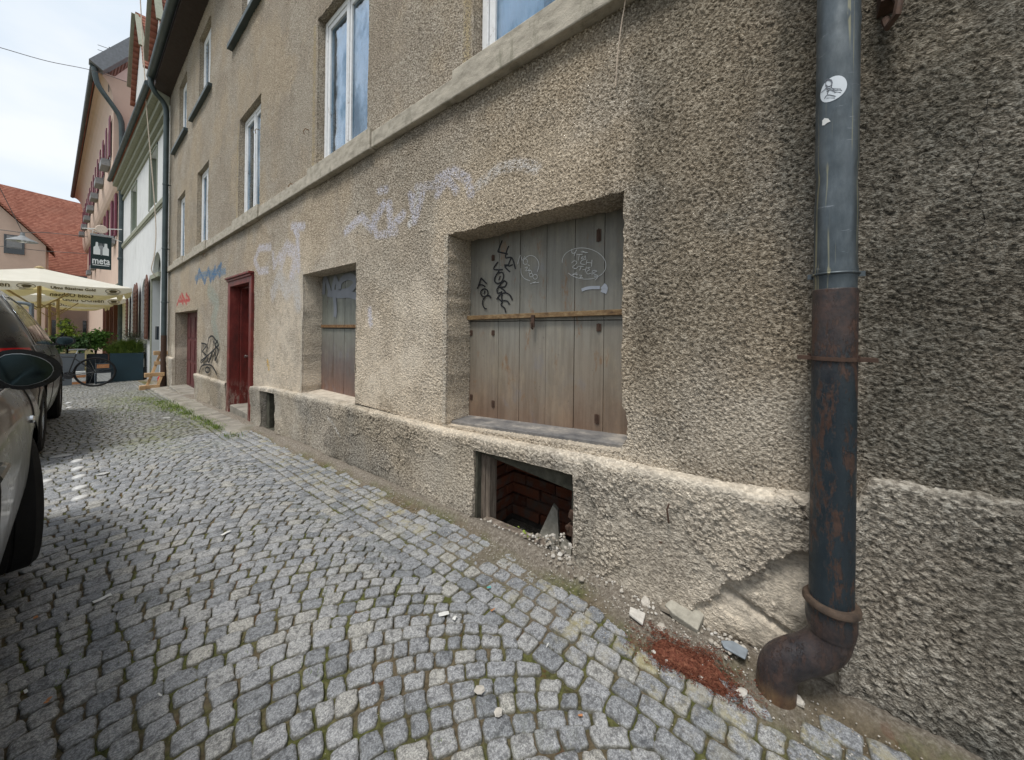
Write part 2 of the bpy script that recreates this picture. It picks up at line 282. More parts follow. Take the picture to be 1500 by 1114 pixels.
# ------------------------------------------------------------------ mesh helpers
class MB:
    def __init__(s): s.v = []; s.f = []; s.a = []; s.smooth = False
    def add(s, vs, fs, rnd=None):
        o = len(s.v); s.v += [tuple(p) for p in vs]; s.f += [tuple(i+o for i in f) for f in fs]
        s.a += [random.random() if rnd is None else rnd]*len(vs); return s
    def box(s, lo, hi, rot=None, piv=None, rnd=None):
        x0, y0, z0 = lo; x1, y1, z1 = hi
        vs = [Vector(p) for p in ((x0, y0, z0), (x1, y0, z0), (x1, y1, z0), (x0, y1, z0), (x0, y0, z1), (x1, y0, z1), (x1, y1, z1), (x0, y1, z1))]
        if rot is not None:
            c = Vector(piv) if piv is not None else (Vector(lo)+Vector(hi))/2
            m = Euler(rot).to_matrix(); vs = [m @ (p-c)+c for p in vs]
        return s.add(vs, [(0, 3, 2, 1), (4, 5, 6, 7), (0, 1, 5, 4), (1, 2, 6, 5), (2, 3, 7, 6), (3, 0, 4, 7)], rnd)
    def bar(s, a, b, w, h, up=(0, 0, 1), rnd=None):
        a = Vector(a); b = Vector(b); d = (b-a).normalized(); u = Vector(up)
        if abs(d.dot(u)) > .98: u = Vector((0, 1, 0))
        r = d.cross(u).normalized(); u = r.cross(d).normalized(); vs = []
        for p in (a, b):
            for i, j in ((-1, -1), (1, -1), (1, 1), (-1, 1)): vs.append(p+r*(i*w/2)+u*(j*h/2))
        return s.add(vs, [(0, 1, 2, 3), (7, 6, 5, 4), (0, 4, 5, 1), (1, 5, 6, 2), (2, 6, 7, 3), (3, 7, 4, 0)], rnd)
    def tube(s, pts, rad, seg=10, cap=True, rnd=None):
        pts = [Vector(p) for p in pts]; nP = len(pts); rs = rad if isinstance(rad, (list, tuple)) else [rad]*nP
        vs = []; prev = None
        for i, p in enumerate(pts):
            d = (pts[min(i+1, nP-1)]-pts[max(i-1, 0)]).normalized()
            if prev is None:
                q = Vector((0, 0, 1)) if abs(d.z) < .9 else Vector((1, 0, 0)); r = d.cross(q).normalized()
            else: r = (prev-d*prev.dot(d)).normalized()
            prev = r; u = d.cross(r)
            for k in range(seg):
                t = 2*PI*k/seg; vs.append(p+(r*math.cos(t)+u*math.sin(t))*rs[i])
        fs = [(i*seg+k, i*seg+(k+1) % seg, (i+1)*seg+(k+1) % seg, (i+1)*seg+k) for i in range(nP-1) for k in range(seg)]
        if cap: fs += [tuple(reversed(range(seg))), tuple(range((nP-1)*seg, nP*seg))]
        return s.add(vs, fs, rnd)
    def lathe(s, prof, c=(0, 0, 0), axis='Z', seg=24, rnd=None):
        vs = []; m = len(prof)
        for k in range(seg):
            t = 2*PI*k/seg
            for r, h in prof:
                p = (r*math.cos(t), r*math.sin(t), h)
                if axis == 'X': p = (p[2], p[0], p[1])
                if axis == 'Y': p = (p[1], p[2], p[0])
                vs.append((p[0]+c[0], p[1]+c[1], p[2]+c[2]))
        fs = [(k*m+i, ((k+1) % seg)*m+i, ((k+1) % seg)*m+i+1, k*m+i+1) for k in range(seg) for i in range(m-1)]
        return s.add(vs, fs, rnd)
    def prism(s, poly, off, rnd=None):
        """poly: 3-D outline, extruded by vector off"""
        k = len(poly); a = [Vector(p) for p in poly]; b = [p+Vector(off) for p in a]
        return s.add(a+b, [tuple(reversed(range(k))), tuple(range(k, 2*k))]+[(i, (i+1) % k, k+(i+1) % k, k+i) for i in range(k)], rnd)
    def ribbon(s, pts, wd, nrm=(-1, 0, 0), th=.002):
        """flat brush stroke with a little thickness lying on a surface with normal nrm"""
        nn = Vector(nrm); P = [Vector(p) for p in pts]; ws = wd if isinstance(wd, (list, tuple)) else [wd]*len(P)
        vs = []
        for i, p in enumerate(P):
            d = (P[min(i+1, len(P)-1)]-P[max(i-1, 0)]); d = d.normalized() if d.length > 1e-9 else Vector((0, 0, 1))
            r = d.cross(nn).normalized()*ws[i]/2
            vs += [p-r, p+r, p+r+nn*th, p-r+nn*th]
        fs = []
        for i in range(len(P)-1):
            a = 4*i; b = a+4
            fs += [(a+3, a+2, b+2, b+3), (a, b, b+1, a+1), (a+1, b+1, b+2, a+2), (a, a+3, b+3, b)]
        fs += [(0, 1, 2, 3), (4*len(P)-1, 4*len(P)-2, 4*len(P)-3, 4*len(P)-4)]
        return s.add(vs, fs)
    def rock(s, c, r, sx=1, sy=1, sz=.6, rnd=None, seg=6, rings=4):
        c = Vector(c); e = Euler((random.uniform(-.4, .4), random.uniform(-.4, .4), random.uniform(0, 6.3))).to_matrix(); vs = []
        for i in range(rings+1):
            ph = PI*i/rings
            for k in range(seg):
                t = 2*PI*k/seg; j = random.uniform(.78, 1.15) if 0 < i < rings else 1
                vs.append(c+e @ Vector((math.sin(ph)**.7*math.cos(t)*r*sx*j, math.sin(ph)**.7*math.sin(t)*r*sy*j, math.cos(ph)*r*sz*(j if 0 < i < rings else 1))))
        fs = [(i*seg+k, i*seg+(k+1) % seg, (i+1)*seg+(k+1) % seg, (i+1)*seg+k) for i in range(rings) for k in range(seg)]
        return s.add(vs, fs, rnd)
    def build(s, name, mat, parent=None, smooth=False, bevel=0.0, loc=None):
        me = bpy.data.meshes.new(name); me.from_pydata(s.v, [], s.f); me.update()
        at = me.attributes.new('rnd', 'FLOAT', 'POINT'); at.data.foreach_set('value', s.a)
        if smooth: me.shade_smooth()
        o = bpy.data.objects.new(name, me); me.materials.append(mat); C.objects.link(o)
        if parent: o.parent = parent
        if bevel:
            b = o.modifiers.new('bevel', 'BEVEL'); b.width = bevel; b.segments = 2; b.limit_method = 'ANGLE'; b.angle_limit = R(40)
        if smooth:
            try: me.set_sharp_from_angle(angle=R(38))
            except Exception: pass
        return o
def tag(o, label, cat, group=None):
    o['label'] = label; o['category'] = cat
    if group: o['group'] = group
    return o
def empty(name, loc=(0, 0, 0), rz=0.0):
    o = bpy.data.objects.new(name, None); o.location = loc; o.rotation_euler = (0, 0, rz); o.empty_display_size = .2; C.objects.link(o); return o
def struct(o, kind='structure', label=None):
    o['kind'] = kind
    if label: o['label'] = label
    return o
def copy_tree(o, parent=None):
    c = o.copy(); C.objects.link(c)
    if parent is not None: c.parent = parent
    for ch in [k for k in bpy.data.objects if k.parent == o]: copy_tree(ch, c)
    return c
def npmesh(name, V, F, mat, parent=None, attrs=None, smooth=True):
    me = bpy.data.meshes.new(name); V = np.asarray(V, np.float32); F = np.asarray(F, np.int32)
    me.vertices.add(len(V)); me.vertices.foreach_set('co', V.ravel())
    k = F.shape[1]; me.loops.add(F.size); me.loops.foreach_set('vertex_index', F.ravel())
    me.polygons.add(len(F)); me.polygons.foreach_set('loop_start', np.arange(0, F.size, k, dtype=np.int32))
    me.polygons.foreach_set('use_smooth', np.full(len(F), smooth)); me.update(calc_edges=True)
    for nm, (ty, dat) in (attrs or {}).items():
        at = me.attributes.new(nm, ty, 'POINT'); at.data.foreach_set('color' if ty == 'FLOAT_COLOR' else 'value', np.asarray(dat, np.float32).ravel())
    me.materials.append(mat); o = bpy.data.objects.new(name, me); C.objects.link(o)
    if parent: o.parent = parent
    return o
_tab = rng.random((256, 256))
def vn(a, b, s=1.0, seed=0):
    a = np.asarray(a, float)*s+seed*17.3; b = np.asarray(b, float)*s+seed*9.1
    ia = np.floor(a).astype(int); ib = np.floor(b).astype(int); fa = a-ia; fb = b-ib; fa = fa*fa*(3-2*fa); fb = fb*fb*(3-2*fb)
    g = lambda i, j: _tab[i & 255, j & 255]
    return (g(ia, ib)*(1-fa)+g(ia+1, ib)*fa)*(1-fb)+(g(ia, ib+1)*(1-fa)+g(ia+1, ib+1)*fa)*fb
def fbm(a, b, s=1.0, seed=0, o=4):
    return sum(vn(a, b, s*2**i, seed+i)*.5**i for i in range(o))/sum(.5**i for i in range(o))
def sstep(x, a, b):
    t = np.clip((x-a)/(b-a), 0, 1); return t*t*(3-2*t)
def segdist(Y, Z, pts):
    d = np.full(Y.shape, 1e9)
    for (a, b), (c, e) in zip(pts[:-1], pts[1:]):
        vx, vy = c-a, e-b; L = max(vx*vx+vy*vy, 1e-12)
        t = np.clip(((Y-a)*vx+(Z-b)*vy)/L, 0, 1); d = np.minimum(d, np.hypot(Y-a-t*vx, Z-b-t*vy))
    return d
def textmesh(name, txt, size, mat, parent, mw, ext=.003, shear=0.0, align='CENTER', bold=0.0, sx=1.0):
    cu = bpy.data.curves.new(name, 'FONT'); cu.body = txt; cu.size = size; cu.extrude = ext; cu.align_x = align; cu.align_y = 'CENTER'; cu.shear = shear; cu.offset = bold; cu.resolution_u = 2
    t = bpy.data.objects.new(name+'_tmp', cu); C.objects.link(t); bpy.context.view_layer.update()
    me = bpy.data.meshes.new_from_object(t.evaluated_get(bpy.context.evaluated_depsgraph_get())); bpy.data.objects.remove(t); bpy.data.curves.remove(cu)
    me.transform(mw @ Matrix.Diagonal((sx, 1, 1, 1))); me.materials.clear(); me.materials.append(mat); me.name = name
    o = bpy.data.objects.new(name, me); C.objects.link(o); o.parent = parent; return o
def frame_mat(o, xdir, ydir):
    x = Vector(xdir).normalized(); y = Vector(ydir).normalized(); z = x.cross(y)
    return Matrix(((x.x, y.x, z.x, o[0]), (x.y, y.y, z.y, o[1]), (x.z, y.z, z.z, o[2]), (0, 0, 0, 1)))
# ------------------------------------------------------------------ the roughcast house
XW = 1.6
def lines(segs, must):
    out = []
    for a, b, st in segs:
        k = max(1, int(round((b-a)/st))); out += list(np.linspace(a, b, k+1))
    out = np.unique(np.round(out, 5))
    for m in must:
        i = int(np.argmin(np.abs(out-m)))
        if abs(out[i]-m) < 1.0: out[i] = m
    return np.unique(out)
def heightgrid(ys, zs, holes, xf, warp=None, open_bottom=False):
    """sheet facing -x with recessed openings; holes = (y0, y1, z0, z1, depth, layers)"""
    Y, Z = np.meshgrid(ys, zs, indexing='ij'); ny, nz = Y.shape
    idx = np.arange(ny*nz).reshape(ny, nz); keep = np.ones((ny-1, nz-1), bool)
    Yf, Zf = Y.ravel().copy(), Z.ravel().copy(); EX = np.zeros(ny*nz)
    V = [np.stack([np.zeros(ny*nz), Yf, Zf, EX], 1)]; F = []; base = ny*nz
    for (y0, y1, z0, z1, dep, lay) in holes:
        i0, i1 = [int(np.argmin(abs(ys-q))) for q in (y0, y1)]; j0, j1 = [int(np.argmin(abs(zs-q))) for q in (z0, z1)]
        keep[i0:i1, j0:j1] = False
        if j0 == 0: loop = [idx[i0, j] for j in range(0, j1)]+[idx[i, j1] for i in range(i0, i1)]+[idx[i1, j] for j in range(j1, -1, -1)]; closed = False
        else: loop = [idx[i0, j] for j in range(j0, j1)]+[idx[i, j1] for i in range(i0, i1)]+[idx[i1, j] for j in range(j1, j0, -1)]+[idx[i, j0] for i in range(i1, i0, -1)]; closed = True
        loop = np.array(loop); n = len(loop); prev = loop
        for l in range(1, lay+1):
            cur = np.arange(base, base+n); base += n
            V.append(np.stack([np.zeros(n), Yf[loop], Zf[loop], np.full(n, dep*l/lay)], 1))
            a = prev if closed else prev[:-1]; b = np.roll(prev, -1) if closed else prev[1:]
            c = np.roll(cur, -1) if closed else cur[1:]; d = cur if closed else cur[:-1]
            F.append(np.stack([a, d, c, b], 1)); prev = cur
    q = np.stack([idx[:-1, :-1], idx[:-1, 1:], idx[1:, 1:], idx[1:, :-1]], -1)[keep]
    F = np.concatenate([q]+F) if F else q
    V = np.concatenate(V); y, z, ex = V[:, 1], V[:, 2], V[:, 3]
    if warp: y, z = warp(y, z)
    x = xf(y, z, ex)+ex
    P = np.stack([x, y, z], 1); used = np.unique(F); mapi = np.full(len(P), -1); mapi[used] = np.arange(len(used))
    return P[used], mapi[F], ex[used]

house = tag(empty('roughcast_house', (0, 0, 0)), 'long three-storey grey-brown roughcast house with boarded ground-floor openings and red doors', 'house')

def S(pts, x=XW): return [(p.y, p.z) for p in (onx(u, v, x) for u, v in pts)]
PAINT = []   # (polyline in (y,z), radius, colour, strength)
lav = (.60, .59, .66); whi = (.68, .67, .67); blu = (.04, .17, .34); red_ = (.52, .03, .05)
for pts, r, c, a in [
    ([(396, 362), (380, 364), (373, 382), (380, 398), (392, 396)], .075, lav, .8), ([(400, 372), (402, 392), (410, 372), (412, 394), (420, 366)], .06, lav, .7), ([(412, 380), (420, 362), (434, 372), (428, 405)], .12, lav, .8), ([(432, 335), (436, 345), (437, 395)], .08, lav, .9), ([(428, 332), (445, 332)], .07, lav, .9),
    ([(400, 430), (410, 405), (420, 428), (432, 410), (436, 445)], .15, (.55, .55, .56), .7),
    ([(506, 340), (530, 318), (545, 335), (562, 300)], .06, lav, .9), ([(556, 280), (566, 278)], .05, lav, .7), ([(570, 300), (572, 335), (590, 315)], .06, lav, .9), ([(605, 290), (608, 322), (618, 285)], .05, lav, .85), ([(555, 345), (580, 340)], .05, lav, .7),
    ([(640, 262), (662, 250), (684, 262), (690, 285)], .05, lav, .75), ([(700, 272), (730, 248), (760, 240), (785, 246)], .05, whi, .55), ([(610, 275), (650, 270)], .05, lav, .5),
    ([(600, 285), (606, 325)], .04, lav, .9), ([(612, 280), (600, 330)], .04, whi, .9), ([(548, 318), (552, 345)], .045, lav, .9), ([(640, 285), (655, 262), (668, 280)], .045, lav, .8), ([(541, 455), (543, 475)], .05, lav, .8),
    ([(288, 414), (292, 396), (300, 414), (305, 394), (308, 412), (315, 392), (312, 408), (324, 388), (322, 404)], .075, blu, 1.0), ([(286, 408), (300, 402), (330, 398)], .09, (.07, .22, .38), .8),
    ([(259, 448), (264, 434), (268, 446), (266, 430), (273, 446), (272, 430), (278, 440), (262, 442)], .055, red_, 1.0),
    ([(306, 425), (318, 445), (312, 470), (318, 500)], .22, (.30, .40, .36), .55), ([(392, 530), (394, 540)], .05, (.65, .40, .06), .9)]:
    PAINT.append((S(pts), r, c, a))
for y0 in (4.12, 7.06, 1.70): PAINT.append(([(y0, 2.95), (y0, 4.5)], .05, (.42, .34, .20), .8))
for y0 in (4.38, 1.88): PAINT.append(([(y0, .5), (y0, 1.85)], .035, (.55, .50, .42), .8))
def wattr(P, ex):
    y, z = P[:, 1], P[:, 2]
    soot_shade = .60*sstep(y, .64, .54)*(.35+.65*sstep(z+.4*(y-.2), .75, 1.35))  # right part darkened: soot with lens vignetting painted in
    n1 = fbm(y, z*.35, 3.0, 3)
    soot_shade += .9*np.exp(-((y+.015)/.055)**2)*sstep(n1, .2, .6)*sstep(z, .9, 1.3)
    soot_shade += .75*np.exp(-((y+.215)/.05)**2)*sstep(z, .6, .9)
    soot_shade += .75*sstep(y, -.16, -.34)  # far right darkest, again soot and painted vignetting together
    soot_shade += .35*sstep(z, 2.55, 2.75)*sstep(z, 2.9, 2.76)*sstep(fbm(y, z, 4, 5), .3, .6)  # patchy darker strip below the stone band
    soot_shade += .45*sstep(y, 12.9, 13.8)+.12*sstep(z, 2.8, 3.2)
    soot_shade += .25*sstep(ex, .03, .2)  # tone deepens towards the back of the openings
    pale = .9*sstep(z, 1.1, .62)*sstep(z, .3, .5)*sstep(fbm(y, z, 2.5, 8), .34, .55)*sstep(y, -.15, .1)
    pale += .55*np.exp(-((y-.2)/.25)**2-((z-.85)/.22)**2)
    pale += (1.0*np.exp(-((z-1.05)/.55)**2)*sstep(y, 1.85, 2.0)*sstep(y, 6.0, 4.2)+.45*sstep(z, 2.5, 2.0)*sstep(y, .6, 1.2)*sstep(y, 8, 4))*(.45+.75*sstep(fbm(y, z, 2.2, 14), .3, .6))
    col = np.zeros((len(P), 4)); col[:, :3] = .5
    for pts, r, c, a in PAINT:
        d = segdist(y, z, pts); m = a*(1-sstep(d, r*.35, r)); m[ex > .01] = 0; up = m > col[:, 3]; col[up, :3] = c; col[:, 3] = np.maximum(col[:, 3], m)
    sm = np.maximum(sstep(ex, 0, .02)*.45, .0)
    # repaired smooth patch left of the big opening
    ptc = (1-sstep(segdist(y, z, [(2.25, .95), (2.9, .62)]), .10, .16)); sm = np.maximum(sm, ptc*.5)
    return {'soot_shade': ('FLOAT', np.clip(soot_shade, 0, 1)), 'pale': ('FLOAT', np.clip(pale, 0, 1)), 'smooth': ('FLOAT', sm), 'paint': ('FLOAT_COLOR', col)}
BIG = (.62, 1.865, .59, 1.868, .225, 12)
def warp1(y, z):
    # sill line of the big opening slopes; plaster bitten off at its lower right corner; wobbly arrises
    near = np.exp(-((z-.59)/.10)**2)*sstep(y, .3, .62)*sstep(y, 2.2, 1.87)
    z = z+near*(1.24-y)*.075
    bite = np.exp(-((z-.76)/.085)**4)*np.exp(-((y-.62)/.035)**2)
    y = y-bite*.030*(.75+.5*vn(z, z, 40, 2))
    e = np.exp(-(np.minimum(abs(y-.62), abs(y-1.865))/.03)**2)
    y = y+e*(vn(z, z*0, 22, 4)-.5)*.012
    e = np.exp(-(np.minimum(abs(z-1.868), 9)/.03)**2); z = z+e*(vn(y, y*0, 16, 5)-.5)*.012
    return y, z
def xwall(y, z, ex):
    u = (fbm(y, z, 1.3, 11)-.5)*.018
    # rounded arris
    return XW+u*(ex < 1e-6)+np.where(ex > 1e-6, u*.5, 0)
pieces = []
ys = lines([(-3.2, -1.2, .03), (-1.2, 2.0, .0065), (2.0, 3.12, .009)], [.62, 1.865]); zs = lines([(.525, 2.80, .0065)], [.59, 1.868])
pieces.append(heightgrid(ys, zs, [BIG], xwall, warp1))
SM = (3.12, 4.36, .47, 1.822, .20, 8)
D1 = (6.12, 7.40, -.95, 2.02, .10, 3); D2 = (9.97, 12.70, -.95, 1.585, .26, 6)
ys = lines([(3.12, 6.0, .014), (6.0, 14.0, .032)], [4.36, 5.04, 5.64, 6.12, 7.40, 9.97, 12.70]); zs = lines([(-.95, .3, .05), (.3, 2.80, .018)], [.385, .47, 1.822, 2.02, 1.585])
def warp2(y, z):
    e = np.exp(-(np.minimum(np.minimum(abs(y-4.36), abs(y-3.12)), abs(y-9.97))/.04)**2); return y+e*(vn(z, z*0, 14, 4)-.5)*.02, z
SM = (3.12+1e-4, 4.36, .47, 1.822, .20, 8)
ys = np.unique(np.concatenate([[3.12, 3.13], ys])); SM = (3.13, 4.36, .47, 1.822, .22, 8)
pieces.append(heightgrid(ys, zs, [SM, D1, D2, (5.04, 5.64, -.95, .385, .03, 1)], xwall, warp2))
W1 = [(.24, 1.64), (2.97, 4.035), (5.93, 6.985), (9.10, 10.14), (11.55, 12.60)]
W2 = [(5.90, 6.95), (9.05, 10.10), (11.50, 12.50)]
ys = lines([(-3.2, -.4, .06), (-.4, 5.0, .018), (5.0, 14.0, .036)], [q for a in W1 for q in a]+[5.90, 6.95, 9.05, 10.10])
zs = lines([(2.84, 4.6, .020), (4.6, 7.95, .035)], [2.93, 4.56, 5.98, 7.45])
pieces.append(heightgrid(ys, zs, [(a, b, 2.93, 4.56, .09, 4) for a, b in W1]+[(a, b, 5.98, 7.45, .09, 2) for a, b in W2], xwall))
V = []; F = []; EXs = []; o = 0
for p, f, e in pieces: V.append(p); F.append(f+o); EXs.append(e); o += len(p)
V = np.concatenate(V); F = np.concatenate(F); EXs = np.concatenate(EXs)
npmesh('wall', V, F, M['wall'], house, wattr(V, EXs))
# solid body behind the plaster: far end, back and end walls
b = MB()
b.box((XW+.55, -3.2, -1.2), (9.0, 13.99, 7.9)); b.box((XW+.02, 13.85, -1.2), (XW+.56, 13.99, 7.9)); b.box((XW+.02, -3.3, -1.2), (XW+.56, -3.19, 7.9))
b.build('rear_walls', M['concrete'], house)

# plinth -----------------------------------------------------------
def ztop(y):
    return np.interp(y, [-3, -.48, -.2, -.17, -.03, .2, .62, 1.84, 3.3, 4.95, 5.5, 6.12, 7.3, 7.45, 9.9, 12.7, 14.8], [.86, .77, .745, .66, .645, .615, .60, .53, .505, .445, .42, .36, .34, .27, .22, .38, .38])
def plinth_piece(segs, must, holes, nz, tmin=-.9):
    ys = lines(segs, must); t = np.linspace(0, 1, nz); led = np.linspace(0, 1, 9)[1:]
    # parameter: 0..1 climbs the face, 1..2 runs along the ledge back to the wall
    zs = np.concatenate([t, 1+led])
    def zmap(y, tt):
        zt = ztop(y); zb = zg(y)-.06
        return np.where(tt <= 1, zb+(zt-zb)*tt, zt+.004*(tt-1))
    hs = []
    for (y0, y1, za, zb_, dep, lay) in holes:
        ym = (y0+y1)/2; b0 = float(zg(ym))-.06; zt = float(ztop(ym))
        t0 = 0.0 if za is None else (za-b0)/(zt-b0); t1 = (zb_-b0)/(zt-b0); hs.append((y0, y1, t0, min(t1, .999), dep, lay))
    for h_ in hs:
        for q in (h_[2], h_[3]):
            i = int(np.argmin(abs(zs-q))); zs[i] = q
    def xf(y, tt, ex): return np.zeros_like(y)
    P, Fc, ex = heightgrid(ys, np.unique(zs), hs, xf)
    y, tt = P[:, 1], P[:, 2]; z = zmap(y, tt)
    zt = ztop(y)
    face = 1.552-.012*sstep(z, zt-.25, zt-.02)+(fbm(y, z, 2.6, 21)-.5)*.030
    face += .016*sstep(z, .10, -.03)*0
    # rounded shoulder and ledge
    face = face+.008*sstep(z, zt-.014, zt)*(tt <= 1)+(tt > 1)*(.008)
    led_ = np.clip(tt-1, 0, 1); x = np.where(tt > 1, face*(1-led_)+(XW+.03)*led_, face)
    right = sstep(y, -.13, -.2); x = x+right*.034
    chip = sstep(fbm(y, y*0, 9, 31), .52, .64)*(abs(z-zt) < .03)*(tt <= 1.3); z = z-chip*.012; x = x+chip*.006*(tt <= 1)
    # broken-off render near the pipe: masonry showing 35 mm further in
    def edge(pts, n_=.03): return segdist(y, z, pts)+ (fbm(y, z, 14, 40)-.5)*n_
    poly = [(.06, .345), (-.02, .40), (-.09, .47)]
    brk = sstep(.36+.9*(.06-y)*(y < .06)*1.0-(y-.06)*1.1*(y > .06)-z+(fbm(y, z, 11, 33)-.5)*.10, -.006, .006)*sstep(y, .30+.05*fbm(z, z, 9, 2), .285)*sstep(y, -.135, -.12)
    brk = brk*(tt <= 1)
    lumps = (fbm(y, z, 7, 35, 3)-.5)*.05+.03*np.exp(-((z-.17-.35*(y-.1))/.012)**2)
    x = x+brk*(.020+lumps)
    sc2 = (1-sstep(edge([(.80, .08), (.74, .30), (.80, .45)], .06), .030, .036))*(tt <= 1); x = x+sc2*.010
    fl = sstep(fbm(y, z*1.3, 3.4, 91), .535, .545)*(tt <= 1)*sstep(zt-z, .04, .10)*sstep(y, -.3, .0); x = x+fl*.006
    # footing bulge and undercut
    x = x-.014*sstep(z, zg(y)+.09, zg(y)+.02)*sstep(fbm(y, z*0, 3, 50), .4, .7)+.02*sstep(z-zg(y), .05, .0)*sstep(fbm(y, y*0, 2, 52), .5, .6)
    x = x+ex
    P = np.stack([x, y, z], 1)
    soot_shade = .0+.45*sstep(z-zg(y), .16, .0)*sstep(fbm(y, z, 5, 60), .3, .7)+.30*sstep(y, -.13, -.2)+.45*sstep(y, -.16, -.5)*sstep(fbm(y, z, 3, 61), .25, .55)+.3*sstep(ex, .02, .1)+.45*sstep(sc2, .3, .9)  # right end darkened for soot and vignetting; tone also deepens into openings
    soot_shade += .25*sstep(y, 1.5, 3.5)*sstep(y, 14, 5)+.22*fl
    pale = .50*sstep(z, zt-.05, zt-.015)*sstep(fbm(y, z, 6, 62), .30, .55)*(1-.92*sstep(y, -.12, -.18))+.85*brk+.45*sstep(y, -.12, .1)*sstep(y, 1.2, .5)+.45*sstep(fbm(y, z, 1.8, 66), .4, .6)*sstep(y, -.1, .2)
    smo = np.maximum(np.clip(brk*.7+sstep(z, zt-.05, zt-.015)*.8+sc2*.4+fl*.45, 0, 1), sstep(ex, 0, .02)*.6)
    col = np.zeros((len(P), 4)); col[:, :3] = (.6, .57, .52)
    for pts, r in [(S([(478, 612), (486, 620), (497, 640)], 1.55), .02), (S([(392, 470), (396, 480)], 1.55), .02)]:
        col[:, 3] = np.maximum(col[:, 3], .9*(1-sstep(segdist(y, z, pts), r*.5, r)))
    return P, Fc, {'soot_shade': ('FLOAT', np.clip(soot_shade, 0, 1)), 'pale': ('FLOAT', np.clip(pale, 0, 1)), 'smooth': ('FLOAT', smo), 'paint': ('FLOAT_COLOR', col)}
CEL = (.842, 1.545, None, .475, .13, 8); CEL2 = (5.06, 5.62, None, .37, .16, 5)
V = []; F = []; A = {}; o = 0
for args in [([(-3.2, -.9, .03), (-.9, 2.2, .0065), (2.2, 3.3, .009)], [.842, 1.545], [CEL], 100), ([(3.3, 6.05, .014)], [5.06, 5.62], [CEL2], 50), ([(7.40, 9.93, .03)], [], [], 26), ([(12.74, 13.97, .04)], [], [], 26)]:
    p, f, at = plinth_piece(*args); npmesh('plinth', p, f, M['plinth'], house, at)

for y_, zt_ in ((6.05, .37), (7.40, .28), (9.93, .22), (12.74, .38)):
    b = MB(); b.box((1.556, min(y_, y_+(.02 if y_ in (7.40, 12.74) else -.02)), -1.1), (XW+.26, max(y_, y_+(.02 if y_ in (7.40, 12.74) else -.02)), zt_-.01)); b.build('plinth_return', M['mortar'], house)

# stone band under the first-floor windows --------------------------
b = MB(); yy = -3.2; k = 0
for y0, y1 in [(-3.2, -.02), (-.02, 1.78), (1.78, 2.82), (2.82, 4.13), (4.13, 5.80), (5.80, 7.10), (7.10, 9.0), (9.0, 10.25), (10.25, 11.45), (11.45, 12.70), (12.70, 13.98)]:
    sill = k % 2 == 1; px = .062 if sill else .048
    b.box((XW-px, y0+.002, 2.755-(.012 if sill else 0)), (XW+.10, y1-.002, 2.925+(.004 if sill else -.035))); k += 1
b.build('sill_band', M['concrete'], house, bevel=.008)

# windows -----------------------------------------------------------
def window(y0, y1, z0, z1, x=XW+.075, mull=None):
    f = MB(); t = .055
    f.box((x, y0, z0), (x+.06, y0+t, z1)); f.box((x, y1-t, z0), (x+.06, y1, z1)); f.box((x, y0+t, z1-t), (x+.06, y1-t, z1)); f.box((x, y0+t, z0), (x+.06, y1-t, z0+t))
    fr = f.build('window', M['white'], house, bevel=.004)
    ym = (y0+y1)/2; g = MB(); c_ = MB()
    for a, c in ((y0+t+.004, ym-.004), (ym+.004, y1-t-.004)):
        s = MB(); w_ = .05; xs = x+.008; zb, zt2 = z0+t+.004, z1-t-.004
        s.box((xs, a, zb), (xs+.045, a+w_, zt2)); s.box((xs, c-w_, zb), (xs+.045, c, zt2)); s.box((xs, a+w_, zt2-w_), (xs+.045, c-w_, zt2)); s.box((xs, a+w_, zb), (xs+.045, c-w_, zb+w_))
        s.box((xs-.014, c-.02 if c < ym else a-.0, zb), (xs-.001, (c if c < ym else a+.02), zt2))
        s.build('sash', M['white'], fr, bevel=.003)
        q = MB(); q.box((xs+.018, a+w_+.001, zb+w_+.001), (xs+.024, c-w_-.001, zt2-w_-.001)); q.build('pane', M['glass'], fr)
    d = MB(); d.box((x+.30, y0-.3, z0-.2), (x+.33, y1+.3, z1+.2)); d.build('room', M['room'], fr)
    for s_c, w_c in ((1, random.uniform(.22, .42)), (-1, random.uniform(.0, .30))):  # added sheets imitating the pale reflections in the panes
        if w_c < .08: continue
        d = MB(); nn_ = 26; vs_ = []
        for i_c in range(nn_+1):
            yy_ = (y1-.05-(y1-y0)*w_c*i_c/nn_) if s_c > 0 else (y0+.05+(y1-y0)*w_c*i_c/nn_)
            for z_c in (z0+.05, z1-.04): vs_.append((x+.11+.014*math.sin(i_c*1.3), yy_, z_c))
        vs_ += [(p_[0]+.003, p_[1], p_[2]) for p_ in vs_]; m_c = 2*(nn_+1)
        d.add(vs_, [(2*i, 2*i+1, 2*i+3, 2*i+2) for i in range(nn_)]+[(m_c+2*i, m_c+2*i+2, m_c+2*i+3, m_c+2*i+1) for i in range(nn_)]); d.build('reflection_curtain', M['reflection_curtain'], fr)
    d = MB(); d.box((x-.03, y0+.0, z0-.02), (x+.01, y1, z0+.012), rnd=.5); d.build('sill', M['timber'], fr)
    return fr
for a, b_ in W1: window(a+.006, b_-.006, 2.94, 4.552)
for a, b_ in W2:
    window(a+.006, b_-.006, 5.99, 7.44)
for y0, y1 in [(5.80, 7.47), (8.87, 10.77), (11.32, 13.23)]:
    s = MB(); s.box((XW-.075, y0, 5.90), (XW+.08, y1, 5.975)); s.build('window_sill', M['gutter'], house, bevel=.006)
